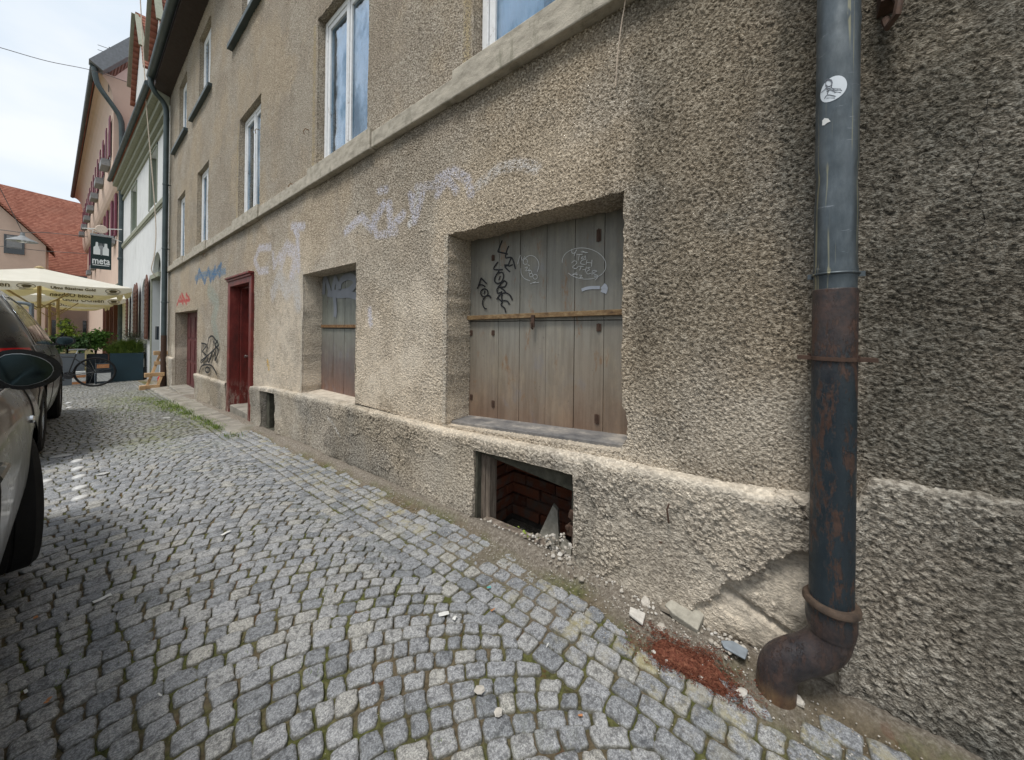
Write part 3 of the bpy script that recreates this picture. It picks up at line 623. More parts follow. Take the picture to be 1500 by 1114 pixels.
# shutter hooks and nails
for u, v in [(450, 190), (428, 270), (378, 190), (353, 402), (328, 341), (301, 372), (540, 195)]:
    p = onx(u, v, XW-.012); h_ = MB(); h_.tube([p+Vector((.02, 0, 0)), p+Vector((-.02, 0, 0)), p+Vector((-.035, .012, -.03)), p+Vector((-.02, .02, -.06))], .005, 6); h_.build('shutter_hook', M['rust'], house, smooth=True)

# large boarded opening ---------------------------------------------
XS = 1.825
sh = MB(); pl = [1.885, 1.79+.005, 1.587, 1.403, 1.195, .997, .813, .60]; pl = [1.90, 1.587+.0, 1.403, 1.195, .997, .813, .56]
for i in range(6):
    a, c = pl[i+1]+.0015, pl[i]-.0015
    for z0, z1 in ((.50, 1.268), (1.272, 1.93)):
        xo = random.uniform(-.002, .002); sh.box((XS+xo, a, z0), (XS+.03+xo, c, z1))
shut = sh.build('boarded_shutter', M['shutter'], house, bevel=.0025)
shut['label'] = 'six-board grey shutter with rust and black and white scribbles'
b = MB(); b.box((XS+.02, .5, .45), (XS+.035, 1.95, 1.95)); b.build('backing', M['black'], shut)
a_, c_ = onx(684, 466, XS-.03), onx(914, 457, XS-.03)
b = MB(); b.bar((XS-.022, a_.y+.02, a_.z), (XS-.022, c_.y-.04, c_.z), .016, .030); b.bar((XS-.010, a_.y+.02, a_.z-.010), (XS-.010, c_.y-.04, c_.z-.010), .022, .010); b.build('locking_bar', M['bar'], shut, bevel=.002)
p = onx(780, 466, XS-.04); b = MB(); b.box((XS-.042, p.y-.012, p.z-.06), (XS-.032, p.y+.012, p.z+.018)); b.tube([(XS-.036, p.y, p.z-.07), (XS-.05, p.y, p.z-.06), (XS-.05, p.y, p.z-.03)], .006, 6); b.build('hasp', M['darkrust'], shut, bevel=.001)
for u, v, hh in [(722, 488, .045), (690, 488, .05), (877, 480, .055), (722, 592, .06), (690, 582, .05), (874, 614, .065), (722, 378, .05), (877, 345, .09)]:
    p = onx(u, v, XS-.004); b = MB(); b.box((XS-.004, p.y-.014, p.z-hh*.38), (XS-.001, p.y+.014, p.z+hh*.38)); b.tube([(XS-.005, p.y, p.z-hh*.42), (XS-.005, p.y, p.z+hh*.42)], .004, 8)
    b.build('hinge', M['darkrust'], shut, bevel=.001)
def crop(pts, s=6.1875, ox=680, oy=300): return [(ox+x/s, oy+y/s) for x, y in pts]
def smoothl(pts, k=4):
    if len(pts) < 3: return pts
    out = []; P = [Vector((*p, 0)) for p in pts]
    for i in range(len(P)-1):
        p0, p1, p2, p3 = P[max(i-1, 0)], P[i], P[i+1], P[min(i+2, len(P)-1)]
        for j in range(k):
            t = j/k; q = .5*((2*p1)+(p2-p0)*t+(2*p0-5*p1+4*p2-p3)*t*t+(3*p1-p0-3*p2+p3)*t**3); out.append((q.x, q.y))
    return out+[(P[-1].x, P[-1].y)]
def circ(cx, cy, rx, ry=None, a0=0, a1=360, n=14, tilt=0):
    ry = ry or rx; o = []
    for i in range(n+1):
        a = R(a0+(a1-a0)*i/n); x, y = rx*math.cos(a), ry*math.sin(a); o.append((cx+x*math.cos(tilt)-y*math.sin(tilt), cy+x*math.sin(tilt)+y*math.cos(tilt)))
    return o
def strokes(name, L, x, wd, mat, parent, label=None, cropf=crop, th=.0012, raw=False):
    b = MB()
    for k, pts in enumerate(L):
        pts = pts if len(pts) > 10 else smoothl(pts)
        P = [onx(u, v, x) for u, v in cropf(pts)]
        for p in P: p.x -= k*.00015
        wv = wd if isinstance(wd, (int, float)) else wd[k]
        b.ribbon(P, wv, th=th)
    o = b.build(name, mat, parent)
    if label: o['label'] = label
    return o
XT = XS-.0035
blk = [[(345, 325), (320, 385), (303, 428)], [(303, 428), (350, 438), (395, 450)], [(405, 375), (385, 420), (375, 480), (400, 480)], [(400, 480), (430, 482), (448, 520), (465, 585)], [(425, 485), (400, 555), (440, 545)], [(362, 548), (398, 550), (370, 565), (415, 610)],
       [(305, 520), (268, 585), (350, 590)], [(322, 590), (285, 650), (275, 690), (300, 715), (340, 700), (358, 650), (345, 615), (308, 622)], [(328, 648), (315, 685)], [(365, 690), (320, 735), (298, 768)], [(365, 690), (385, 710), (368, 745), (318, 748)], [(322, 748), (360, 775), (382, 802)],
       [(298, 768), (305, 805), (345, 790)], [(295, 860), (325, 820), (375, 800), (418, 825), (438, 868)], [(345, 810), (340, 845), (352, 872)], [(340, 872), (390, 875), (412, 907)], [(305, 845), (345, 885), (335, 910), (368, 940), (378, 980)],
       [(155, 665), (132, 735), (120, 762)], [(155, 665), (205, 717)], [(128, 730), (165, 728), (192, 745)], circ(185, 800, 33, 36), [(190, 780), (182, 812)], [(243, 850), (230, 826), (195, 832), (172, 870), (172, 912), (190, 942), (207, 944)]]
strokes('black_tag', blk, XT, .0095, M['blacktag'], shut, 'black sprayed scribble reading downwards on the left boards')
wht = [[(485, 540), (508, 458), (525, 505), (550, 468)], circ(556, 518, 20, 26), [(575, 545), (595, 555)], [(550, 575), (578, 568), (556, 602), (590, 592)], [(592, 575), (585, 600), (600, 590)], circ(600, 612, 13, 13), circ(608, 640, 15, 16), circ(645, 655, 20, 22), [(600, 718), (648, 700)], [(630, 712), (680, 704)],
       [(548, 492), (585, 466), (630, 468), (665, 500), (680, 550), (663, 610)], [(515, 578), (520, 630), (548, 670), (600, 692)]]
strokes('white_tag', wht, XT, .0028, M['whitetag'], shut, 'round white marker scribble on the third board')
ov = circ(1087, 535, 200, 140, 170, 490, 40, .16)
wh2 = [ov, [(975, 405), (978, 438), (1000, 440), (1022, 408)], [(1015, 410), (998, 465)], [(1020, 455), (1075, 450)], [(1045, 452), (1035, 505)], [(1080, 470), (1062, 488), (1082, 492), (1098, 465), (1102, 492)], [(1105, 498), (1068, 508), (1058, 535), (1098, 545)], [(1115, 500), (1106, 545)], [(1160, 500), (1155, 562)], [(1108, 525), (1158, 530)],
       [(975, 530), (1000, 510), (1024, 525), (1005, 548), (985, 568), (1012, 582), (1035, 562)], [(1038, 560), (1085, 562)], [(1062, 562), (1048, 598)], [(1075, 590), (1100, 592)], [(1110, 565), (1098, 615)], [(1145, 570), (1120, 575), (1140, 590), (1115, 605), (1118, 630), (1150, 625)], [(1160, 640), (1168, 600), (1205, 605), (1170, 622), (1215, 645)],
       [(1015, 620), (982, 638), (1035, 632)], [(1022, 615), (1025, 645)], [(1045, 640), (1070, 645), (1050, 662), (1080, 662)], [(1060, 430), (1125, 436)], [(1075, 422), (1110, 440)], [(1180, 650), (1215, 655), (1188, 685)]]
strokes('white_tag', wh2, XT, .0028, M['whitetag'], shut, 'large white marker oval with two rows of letters')
strokes('paint_smear', [[(1065, 775), (1130, 755), (1230, 752)], [(1255, 735), (1275, 760), (1262, 800)]], XT, [.018, .036], M['palespray'], shut)
b = MB(); P0 = [(XS-.19, .575), (XS+.01, .575), (XS+.01, 1.885), (XS-.19, 1.885)]
b.add([(XW+.075, .60, .656), (XS+.02, .60, .666), (XS+.02, 1.88, .574), (XW+.055, 1.88, .562), (XW+.075, .60, .60), (XS+.02, .60, .60), (XS+.02, 1.88, .50), (XW+.055, 1.88, .50)], [(0, 1, 2, 3), (4, 7, 6, 5), (0, 4, 5, 1), (1, 5, 6, 2), (2, 6, 7, 3), (3, 7, 4, 0)])
b.build('opening_sill', M['slate'], house, bevel=.004)
# smaller boarded opening --------------------------------------------
sh = MB(); XQ = 1.815
for a, c in zip([3.08, 3.32, 3.55, 3.80, 4.05], [3.32, 3.55, 3.80, 4.05, 4.40]):
    for z0, z1 in ((.45, 1.208), (1.212, 1.86)):
        xo = random.uniform(-.003, .003); sh.box((XQ+xo, a+.002, z0), (XQ+.03+xo, c-.002, z1))
sh2 = sh.build('boarded_shutter', M['smallshutter'], house, bevel=.003); sh2['label'] = 'weathered plank shutter with grey sprayed letters and red-brown foot'
b = MB(); p0, p1 = onx(469, 483, XQ-.01), onx(523, 479, XQ-.01); b.bar((XQ-.014, 4.33, 1.235), (XQ-.014, 3.17, 1.235), .02, .032); b.build('locking_bar', M['rust'], sh2, bevel=.002)
def crop3(pts): return [(430+x/12.375, 380+y/12.375) for x, y in pts]
strokes('grey_tag', [[(545, 640), (560, 380), (600, 375)], [(600, 380), (660, 600)], [(760, 330), (720, 520), (730, 640)], [(740, 340), (790, 420), (800, 600)], [(830, 560), (860, 400), (980, 320), (1100, 350), (1110, 460), (1020, 560), (900, 600), (740, 620)], [(620, 620), (800, 650), (1000, 640), (1150, 680)], [(740, 640), (760, 900), (750, 1050)]], XQ-.0045, .075, M['greyspray'], sh2, 'wide grey sprayed letters across the top boards', crop3)
b = MB(); b.add([(XW-.03, 3.11, .475), (XQ+.02, 3.11, .50), (XQ+.02, 4.37, .49), (XW-.03, 4.37, .46), (XW-.03, 3.11, .44), (XQ+.02, 3.11, .44), (XQ+.02, 4.37, .42), (XW-.03, 4.37, .42)], [(0, 1, 2, 3), (4, 7, 6, 5), (0, 4, 5, 1), (1, 5, 6, 2), (2, 6, 7, 3), (3, 7, 4, 0)])
b.build('opening_sill', M['mortar'], house, bevel=.004)
# red door ------------------------------------------------------------
y0, y1, zt = 6.12, 7.40, 2.02; fr = MB(); xf0 = XW-.035
fr.box((xf0, y1-.13, -.24), (XW+.11, y1, zt-.02)); fr.box((xf0, y0, -.22), (XW+.11, y0+.11, zt-.02)); fr.box((xf0, y0+.11, zt-.14), (XW+.11, y1-.13, zt-.02))
fr.box((xf0-.04, y0-.015, zt-.02), (XW+.06, y1+.015, zt+.012)); fr.box((xf0-.02, y0-.005, zt-.055), (xf0-.001, y1+.005, zt-.022))
fr.box((XW+.11, y1-.16, -.24), (XW+.34, y1-.13, zt-.14)); fr.box((XW+.11, y0+.11, -.24), (XW+.34, y0+.14, zt-.14)); fr.box((XW+.11, y0+.11, zt-.17), (XW+.34, y1-.13, zt-.14))
door = fr.build('door_frame', M['red'], house, bevel=.006); door['label'] = 'red painted door case with a glazed red door'
xd = XW+.26; dl = MB(); a, c = y0+.14, y1-.16
dl.box((xd, a, -.06), (xd+.04, c, zt-.17))
for (p, q, z0, z1) in [(a, a+.13, -.06, zt-.17), (c-.13, c, -.06, zt-.17), (a+.13, c-.13, zt-.29, zt-.17), (a+.13, c-.13, .82, .98), (a+.13, c-.13, -.06, .14), (.5*(a+c)-.03, .5*(a+c)+.03, .98, zt-.29)]: dl.box((xd-.022, p, z0), (xd-.001, q, z1))
dl.box((xd-.014, a+.22, .22), (xd-.001, c-.22, .74))
leaf = dl.build('door_leaf', M['red'], door, bevel=.004)
for p, q in ((a+.13, .5*(a+c)-.03), (.5*(a+c)+.03, c-.13)):
    g = MB(); g.box((xd-.006, p+.002, .985), (xd-.001, q-.002, zt-.292)); g.build('door_pane', M['darkglass'], door)
b = MB(); b.tube([(xd-.02, c-.06, .72), (xd-.07, c-.06, .72)], .012, 8); b.rock((xd-.085, c-.06, .72), .03, 1, 1, .9); b.box((xd-.028, c-.075, .50), (xd-.022, c-.045, .80)); b.build('door_knob', simple('worn metal', (.35, .33, .31), .35, .5, .8), door, smooth=True)
b = MB(); b.box((xf0+.02, y0+.11, -.32), (xd+.05, y1-.13, -.075)); b.build('door_step', M['slab'], house, bevel=.01)
# second doorway -------------------------------------------------------
xd = XW+.24; dl = MB(); dl.box((xd, 9.9, -.5), (xd+.04, 12.75, 1.6))
for k in range(5):
    a = 10.0+k*.54
    for z0, z1 in ((-.28, .28), (.36, .86), (.94, 1.46)): dl.box((xd-.015, a+.05, z0), (xd-.001, a+.47, z1))
dd = dl.build('panelled_door', M['darkred'], house, bevel=.004); dd['label'] = 'dark red panelled double door set back in a plain opening'
b = MB(); b.box((1.50, 9.93, -.75), (xd+.03, 12.74, -.335)); b.build('door_step', M['slab'], house, bevel=.01)
# cellar opening, large ------------------------------------------------
yA, yB = .842, 1.545
bk = MB()
def brickwall(b, o, du, dv, dn, nu, nv, L=.235, Hh=.068, J=.012, seed=0):
    o = Vector(o); du = Vector(du); dv = Vector(dv); dn = Vector(dn); rr = random.Random(seed)
    for j in range(nv):
        off = -(L+J)/2 if j % 2 else 0
        for i in range(-1, nu+1):
            u0 = i*(L+J)+off; u1 = u0+L; u0 = max(u0, 0); u1 = min(u1, nu*(L+J))
            if u1-u0 < .03: continue
            k0 = rr.uniform(-.006, .006); z0 = j*(Hh+J)
            P = [o+du*a_+dv*b_+dn*c_ for a_, b_, c_ in ((u0, z0, k0), (u1, z0, k0), (u1, z0+Hh, k0), (u0, z0+Hh, k0), (u0, z0, k0-.05), (u1, z0, k0-.05), (u1, z0+Hh, k0-.05), (u0, z0+Hh, k0-.05))]
            b.add(P, [(0, 1, 2, 3), (7, 6, 5, 4), (0, 4, 5, 1), (1, 5, 6, 2), (2, 6, 7, 3), (3, 7, 4, 0)], rr.random())
brickwall(bk, (2.02, .62, -.14), (0, 1, 0), (0, 0, 1), (-1, 0, 0), 5, 8, seed=1)
brickwall(bk, (1.70, yB+.045, -.14), (1, 0, 0), (0, 0, 1), (0, -1, 0), 2, 8, seed=2)
brickwall(bk, (1.70, yA-.06, -.14), (1, 0, 0), (0, 0, 1), (0, 1, 0), 2, 8, seed=3)
cel = bk.build('cellar_brickwork', M['brick'], house, bevel=.004); cel['label'] = 'red brick lining inside the broken cellar opening'
b = MB(); b.box((2.05, .5, -.3), (2.10, 1.9, .6)); b.box((1.70, yB+.075, -.3), (2.06, yB+.12, .50)); b.box((1.70, yA-.14, -.3), (2.06, yA-.09, .50)); b.box((1.66, .5, .495), (2.1, 1.9, .52)); b.build('cellar_mortar', M['brickmortar'], cel)
fw_ = MB(); xq = 1.625
fw_.box((xq, yB-.075, -.03), (xq+.07, yB-.02, .44)); fw_.box((xq-.015, yB-.045, -.02), (xq+.01, yB-.012, .42)); cf = fw_.build('cellar_frame', M['timber'], house, bevel=.006)
fw_ = MB(); fw_.add([(xq-.02, yA, .375), (xq-.02, yB, .425), (xq-.02, yB, .475), (xq-.02, yA, .475), (xq+.09, yA, .365), (xq+.09, yB, .415), (xq+.09, yB, .475), (xq+.09, yA, .475)], [(0, 1, 2, 3), (7, 6, 5, 4), (0, 4, 5, 1), (1, 5, 6, 2), (2, 6, 7, 3), (3, 7, 4, 0)])
fw_.box((xq-.055, yB-.018, -.05), (xq+.01, yB-.001, .46)); fw_.box((xq, yA+.004, -.06), (xq+.05, yA+.05, .40)); fw_.build('frame_rail', M['darktimber'], cf, bevel=.006)
b = MB(); b.bar((xq-.01, yB-.05, .012), (xq-.01, 1.02, .030), .05, .035); b.build('frame_sill', M['timber'], cf, bevel=.006)
b = MB(); b.tube([(xq-.02, yA+.016, -.02), (xq-.03, yA+.016, .16), (xq-.02, yA+.02, .25)], .012, 8); b.box((xq-.045, yA+.0, .16), (xq-.01, yA+.05, .21)); b.rock((xq-.04, yA+.02, .27), .022, 1, 1, 1.3); b.rock((xq-.045, yA+.045, .20), .014, 1, 1, 1); b.build('frame_hinge', M['darkrust'], cf, smooth=True)
# cellar opening, small
b = MB(); b.box((1.62, 5.52, -.25), (1.72, 5.60, .33)); b.box((1.60, 5.42, -.22), (1.66, 5.50, .31)); b.box((1.575, 5.04, .355), (1.66, 5.70, .395)); b.box((1.60, 5.07, -.20), (1.70, 5.6, -.13)); b.build('cellar_frame', M['darktimber'], house, bevel=.006)
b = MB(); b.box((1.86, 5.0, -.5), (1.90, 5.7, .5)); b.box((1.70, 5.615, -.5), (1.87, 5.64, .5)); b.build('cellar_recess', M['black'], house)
# anchors in the plinth, TR bracket
b = MB(); q = onx(980, 745, 1.54); b.tube([q+Vector((0, 0, .02)), q+Vector((-.015, .004, 0)), q+Vector((-.012, -.002, -.05)), q+Vector((.01, .003, -.065))], .004, 6); b.build('iron_anchor', M['darkrust'], house, smooth=True); b = MB(); q = onx(968, 795, 1.54); b.rock(q, .008); b.build('iron_anchor', M['darkrust'], house, smooth=True)
q = onx(1300, 8, 1.56); b = MB(); b.box((1.53, q.y-.02, q.z), (1.61, q.y+.018, q.z+.10)); b.tube([q+Vector((-.01, -.01, .02)), q+Vector((-.03, -.02, -.02)), q+Vector((-.03, -.015, -.06)), q+Vector((-.01, 0, -.075)), q+Vector((0, .005, -.04))], .010, 8); b.build('iron_bracket', M['darkrust'], house, smooth=True)
# sprayed black tag low on the wall between the doors
def crop5(pts): return [(220+x/3.48, 330+y/3.48) for x, y in pts]
strokes('black_tag', [[(265, 600), (262, 650), (258, 702)], [(262, 602), (288, 612), (266, 645)], [(266, 645), (288, 670), (262, 702)], [(300, 575), (290, 640), (298, 700), (318, 650), (324, 590)], [(326, 590), (334, 640), (330, 690)], [(345, 590), (332, 612), (350, 640), (332, 690)], [(298, 578), (318, 566), (345, 600)], [(250, 754), (262, 720), (290, 712), (318, 720), (340, 762)], circ(293, 738, 11, 14), [(262, 690), (300, 660), (350, 612)], [(300, 700), (322, 640), (338, 700)]],
        XW-.021, .029, M['blacktag'], house, 'black sprayed letters low on the wall between the two doors', crop5, th=.004)
# eaves -----------------------------------------------------------------
b = MB(); b.prism([(XW+.02, -3.3, 7.80), (XW-.33, -3.3, 7.90), (XW-.33, -3.3, 8.02), (XW+.02, -3.3, 8.15)], (0, 17.3, 0)); b.build('soffit', M['soffit'], house)
b = MB(); b.prism([(XW-.33, -3.35, 8.05), (9.2, -3.35, 13.5), (9.2, -3.35, 13.7), (XW-.36, -3.35, 8.18)], (0, 17.35, 0)); b.build('roof', M['soffit'], house)
g = MB(); prof = [(XW-.42+.085*math.cos(t), 8.04+.085*math.sin(t)) for t in np.linspace(PI, 2*PI, 9)]
vs = []; fs = []
for yy in (-3.35, 13.75): vs += [(x_, yy, z_) for x_, z_ in prof]+[(x_+(.006 if i < 4 else -.006), yy, z_+.006) for i, (x_, z_) in enumerate(prof)]
for i in range(8): fs += [(i, i+1, 18+i+1, 18+i), (9+i, 27+i, 27+i+1, 9+i+1)]
fs += [tuple(list(range(9))+list(range(17, 8, -1))), tuple(list(range(26, 17, -1))+list(range(27, 36)))]
g.add(vs, fs); g.build('gutter', M['gutter'], house, smooth=True)

# downpipes -------------------------------------------------------------
PX, PY = 1.492, -.105
dp = tag(empty('downpipe', (0, 0, 0)), 'zinc downpipe with a round sticker running into a black cast-iron foot', 'downpipe')
b = MB(); zl = list(np.linspace(1.335, 2.6, 60))+[7.9]
b.tube([(PX+.0006*math.sin(z_*9), PY, z_) for z_ in zl], [.0515+(.0035*math.exp(-((z_-1.395)/.010)**2)) +(.0016*math.exp(-((z_-2.17)/.008)**2)) - .003*math.exp(-((z_-1.70)/.03)**2)+.0012*math.sin(z_*37)*math.exp(-((z_-1.66)/.12)**2) for z_ in zl], 32)
o = b.build('upper_pipe', M['zinc'], dp, smooth=True)
b = MB(); b.lathe([(.0545, -.004), (.057, -.003), (.0585, 0), (.057, .003), (.0545, .004)], (PX, PY, 1.392), seg=32); b.bar((PX+.02, PY-.07, 1.392), (PX+.02, PY+.066, 1.392), .006, .016); b.build('pipe_clamp', M['zinc'], dp, smooth=True)
b = MB(); b.lathe([(.0528, 1.345), (.0545, 1.343), (.0545, .37), (.052, .30)], (PX, PY, 0), seg=32); b.build('cast_iron_pipe', M['iron'], dp, smooth=True)
b = MB(); b.lathe([(.0545, -.006), (.060, -.006), (.060, .006), (.0545, .006)], (PX, PY, 1.128), seg=32); b.box((PX-.02, PY-.095, 1.122), (PX+.03, PY-.055, 1.134)); b.box((PX-.02, PY+.055, 1.122), (PX+.03, PY+.09, 1.134)); b.box((PX+.02, PY+.05, 1.118), (XW+.02, PY+.062, 1.138)); b.box((PX+.02, PY-.062, 1.118), (XW+.02, PY-.05, 1.138)); b.build('bracket', M['darkrust'], dp, smooth=True)
b = MB(); b.lathe([(.054, .372), (.066, .370), (.0705, .364), (.0705, .354), (.0635, .348)], (PX, PY, 0), seg=32); b.build('socket_rim', M['rimrust'], dp, smooth=True)
b = MB(); b.lathe([(.0625, .349), (.0625, .300), (.0575, .268)], (PX, PY, 0), seg=32)
path = [(PX, PY, .31), (PX, PY, .262), (PX-.004, PY+.012, .222), (PX-.012, PY+.045, .183), (PX-.020, PY+.085, .152), (PX-.028, PY+.118, .118), (PX-.032, PY+.132, .075), (PX-.033, PY+.135, -.03)]
def cr(pts, k=5):
    P = [Vector(p) for p in pts]; out = []
    for i in range(len(P)-1):
        p0, p1, p2, p3 = P[max(i-1, 0)], P[i], P[i+1], P[min(i+2, len(P)-1)]
        for j in range(k): t = j/k; out.append(.5*((2*p1)+(p2-p0)*t+(2*p0-5*p1+4*p2-p3)*t*t+(3*p1-p0-3*p2+p3)*t**3))
    return out+[P[-1]]
b.tube(cr(path), .0545, 28); b.build('elbow', M['iron'], dp, smooth=True)
# sticker: a disc wrapped on the pipe
def wrap(b, cy, cz, ry, rz, ang, rad=.0535, n=28, rings=6, ragged=0):
    a0 = math.atan2(cy-PY, -math.sqrt(max(1e-6, rad**2-(cy-PY)**2)))
    vs = [(PX+rad*math.cos(a0), PY+rad*math.sin(a0), cz)]; fs = []
    for r_i in range(1, rings+1):
        for k in range(n):
            t = 2*PI*k/n; rr = r_i/rings*(1+ragged*random.uniform(-1, 1)*(r_i == rings)); a_ = a0-ry*rr*math.cos(t)/rad; vs.append((PX+rad*math.cos(a_), PY+rad*math.sin(a_), cz+rz*rr*math.sin(t)))
    for k in range(n): fs.append((0, 1+k, 1+(k+1) % n))
    for r_i in range(rings-1):
        for k in range(n): a, c = 1+r_i*n+k, 1+r_i*n+(k+1) % n; fs.append((a, a+n, c+n, c))
    b.add(vs, fs)
q = onx(1222, 130, 1.442)
b = MB(); wrap(b, q.y+.004, q.z, .033, .037, 0); st = b.build('sticker', simple('sticker white', (.60, .64, .68), .5, .4, var=.05), dp, smooth=True); st['label'] = 'round white sticker with a small grey portrait line drawing'
def onpipe(u, v, rad=.0542):
    d = ray(u, v); ox, oy = -PX, -PY; a = d.x**2+d.y**2; bq = 2*(ox*d.x+oy*d.y); c = ox*ox+oy*oy-rad*rad; t = (-bq-math.sqrt(max(0, bq*bq-4*a*c)))/(2*a); return O_+d*t
b = MB()
def crop8(pts): return [(1060+x/1.989, y/1.989) for x, y in pts]
for pts, wd in [(circ(306, 243, 9, 9), .0014), ([(297, 240), (300, 232), (313, 234), (316, 244)], .003), ([(302, 252), (310, 253)], .0015), ([(300, 255), (294, 262), (284, 270)], .0012), ([(313, 254), (322, 262), (334, 262)], .0012), ([(300, 268), (312, 262), (326, 270)], .002), ([(297, 258), (305, 264), (302, 275)], .002), ([(318, 258), (342, 260)], .0012), ([(320, 263), (345, 264)], .0012), ([(324, 268), (342, 270)], .0012), ([(294, 288), (303, 277), (326, 281)], .0018), ([(300, 286), (324, 286)], .0012), ([(297, 247), (301, 256), (311, 258), (316, 247)], .002)]:
    P = [onpipe(*p) for p in crop8(pts if len(pts) > 10 else smoothl(pts))]
    for i in range(len(P)-1): b.bar(P[i], P[i+1], .0006, wd, up=(0, 0, 1)) if abs((P[i+1]-P[i]).normalized().z) < .7 else b.bar(P[i], P[i+1], wd, .0006, up=(-1, 0, 0))
b.build('sticker_print', simple('grey print', (.12, .13, .15), .6, .2), st)
q = onx(1210, 177, 1.445); b = MB(); wrap(b, q.y, q.z, .011, .010, 0, .0533, 10, 2, .35); b.build('sticker_scrap', M['paper'], dp, smooth=True)
# far downpipe
d2 = tag(empty('downpipe', (0, 0, 0)), 'tall dark zinc downpipe at the far end of the roughcast house by the white house', 'downpipe')
b = MB(); b.tube(cr([(1.18, 13.66, 7.98), (1.19, 13.66, 7.80), (1.28, 13.68, 7.62), (1.42, 13.72, 7.48), (1.49, 13.74, 7.30), (1.50, 13.74, 7.0)], 4)+[(1.50, 13.74, .95)], .06, 14); b.build('upper_pipe', M['gutter'], d2, smooth=True)
b = MB(); b.tube([(1.50, 13.74, .97), (1.50, 13.74, -.6)], .064, 14); b.build('cast_iron_pipe', M['darkrust'], d2, smooth=True)
for z_ in (1.9, 3.4, 5.2):
    b = MB(); b.lathe([(.062, -.02), (.068, -.015), (.068, .015), (.062, .02)], (1.50, 13.74, z_), seg=14); b.bar((1.50, 13.74, z_), (1.62, 13.74, z_), .02, .02); b.build('pipe_clamp', M['gutter'], d2, smooth=True)
# loose wire end hanging from the band
wr = MB(); P = [onx(918, -40, XW-.03), onx(916, 0, XW-.03), onx(909, 45, XW-.025), onx(904, 90, XW-.02), onx(902, 126, XW-.012)]; wr.tube(cr(P), .0028, 6)
tag(wr.build('hanging_wire', simple('pale cable', (.52, .42, .33), .6, .3), smooth=True), 'thin pale wire hanging loose beneath the stone band', 'wire')
#@@PART3
# ------------------------------------------------------------------ ground
gx = np.unique(np.concatenate([[-200, -90, -40, -20, -10, -6], np.arange(-4, -1.0, .25), np.arange(-1.0, 1.9, .022), [2.4, 4, 10, 30, 90, 200]]))
gy = np.unique(np.concatenate([[-200, -90, -40, -15, -8, -5, -4, -3], np.arange(-2, 4.5, .022), np.arange(4.5, 12, .06), np.arange(12, 26, .4), [30, 40, 60, 90, 150, 300]]))
X, Y = np.meshgrid(gx, gy, indexing='ij')
sedge = lambda Y_: 1.43-.10*sstep(Y_, .75, .45)+.15*sstep(Y_, .26, .10)-.03*sstep(Y_, 3, 6)
soil_edge = sedge(Y)
nearw = sstep(X, soil_edge-.03+.08*fbm(Y, Y*0, 5, 70), soil_edge+.10)*sstep(Y, 26, 12)
dl_ = sstep(fbm(X, Y, 1.6, 71), .42, .62)*sstep(X, 1.12, 1.35)
Zs = zg(Y)-.0095+(fbm(X, Y, 14, 72)-.5)*.010*(abs(Y) < 12)*(abs(X) < 3)+nearw*(.024+.018*fbm(X, Y, 9, 73))+.008*dl_
Zs += .022*np.exp(-((X-1.53)/.05)**2)*sstep(fbm(Y, Y*0, 2.3, 74), .35, .6)*sstep(Y, 24, 10)
mound = np.exp(-((X-1.45)**2+(Y-.035)**2)/.085**2); Zs += .032*mound
Zs -= .22*(X > 1.60)*(Y > .70)*(Y < 1.70)+.15*(X > 1.60)*(Y > 4.9)*(Y < 5.8)
pale = np.clip(nearw*1.0+.7*dl_+np.exp(-((X-1.45)**2+(Y-.035)**2)/.10**2), 0, 1)
WEED = [(p_.x, p_.y) for p_ in (gp(u, v) for u, v in [(205, 584), (232, 589), (254, 597), (276, 606), (296, 614), (326, 628)])]
mossf = lambda x, y: np.clip((1-sstep(segdist(x, y/2.2, [(a_, b_/2.2) for a_, b_ in WEED]), .05, .20))*sstep(fbm(x, y, 3, 77), .3, .5)*1.2, 0, 1)+.8*sstep(y, 4.5, 6.5)*sstep(y, 15, 11)*sstep(x, .1, .5)*sstep(x, 1.3, 1.0)*sstep(fbm(x, y, 1.1, 75), .35, .6)
GZ = Zs.copy()
idx = np.arange(X.size).reshape(X.shape); Q = np.stack([idx[:-1, :-1], idx[1:, :-1], idx[1:, 1:], idx[:-1, 1:]], -1).reshape(-1, 4)
struct(npmesh('ground', np.stack([X.ravel(), Y.ravel(), Zs.ravel()], 1), Q, M['soil'], None, {'pale': ('FLOAT', pale.ravel()), 'moss': ('FLOAT', np.clip(mossf(X, Y), 0, 1).ravel())}))

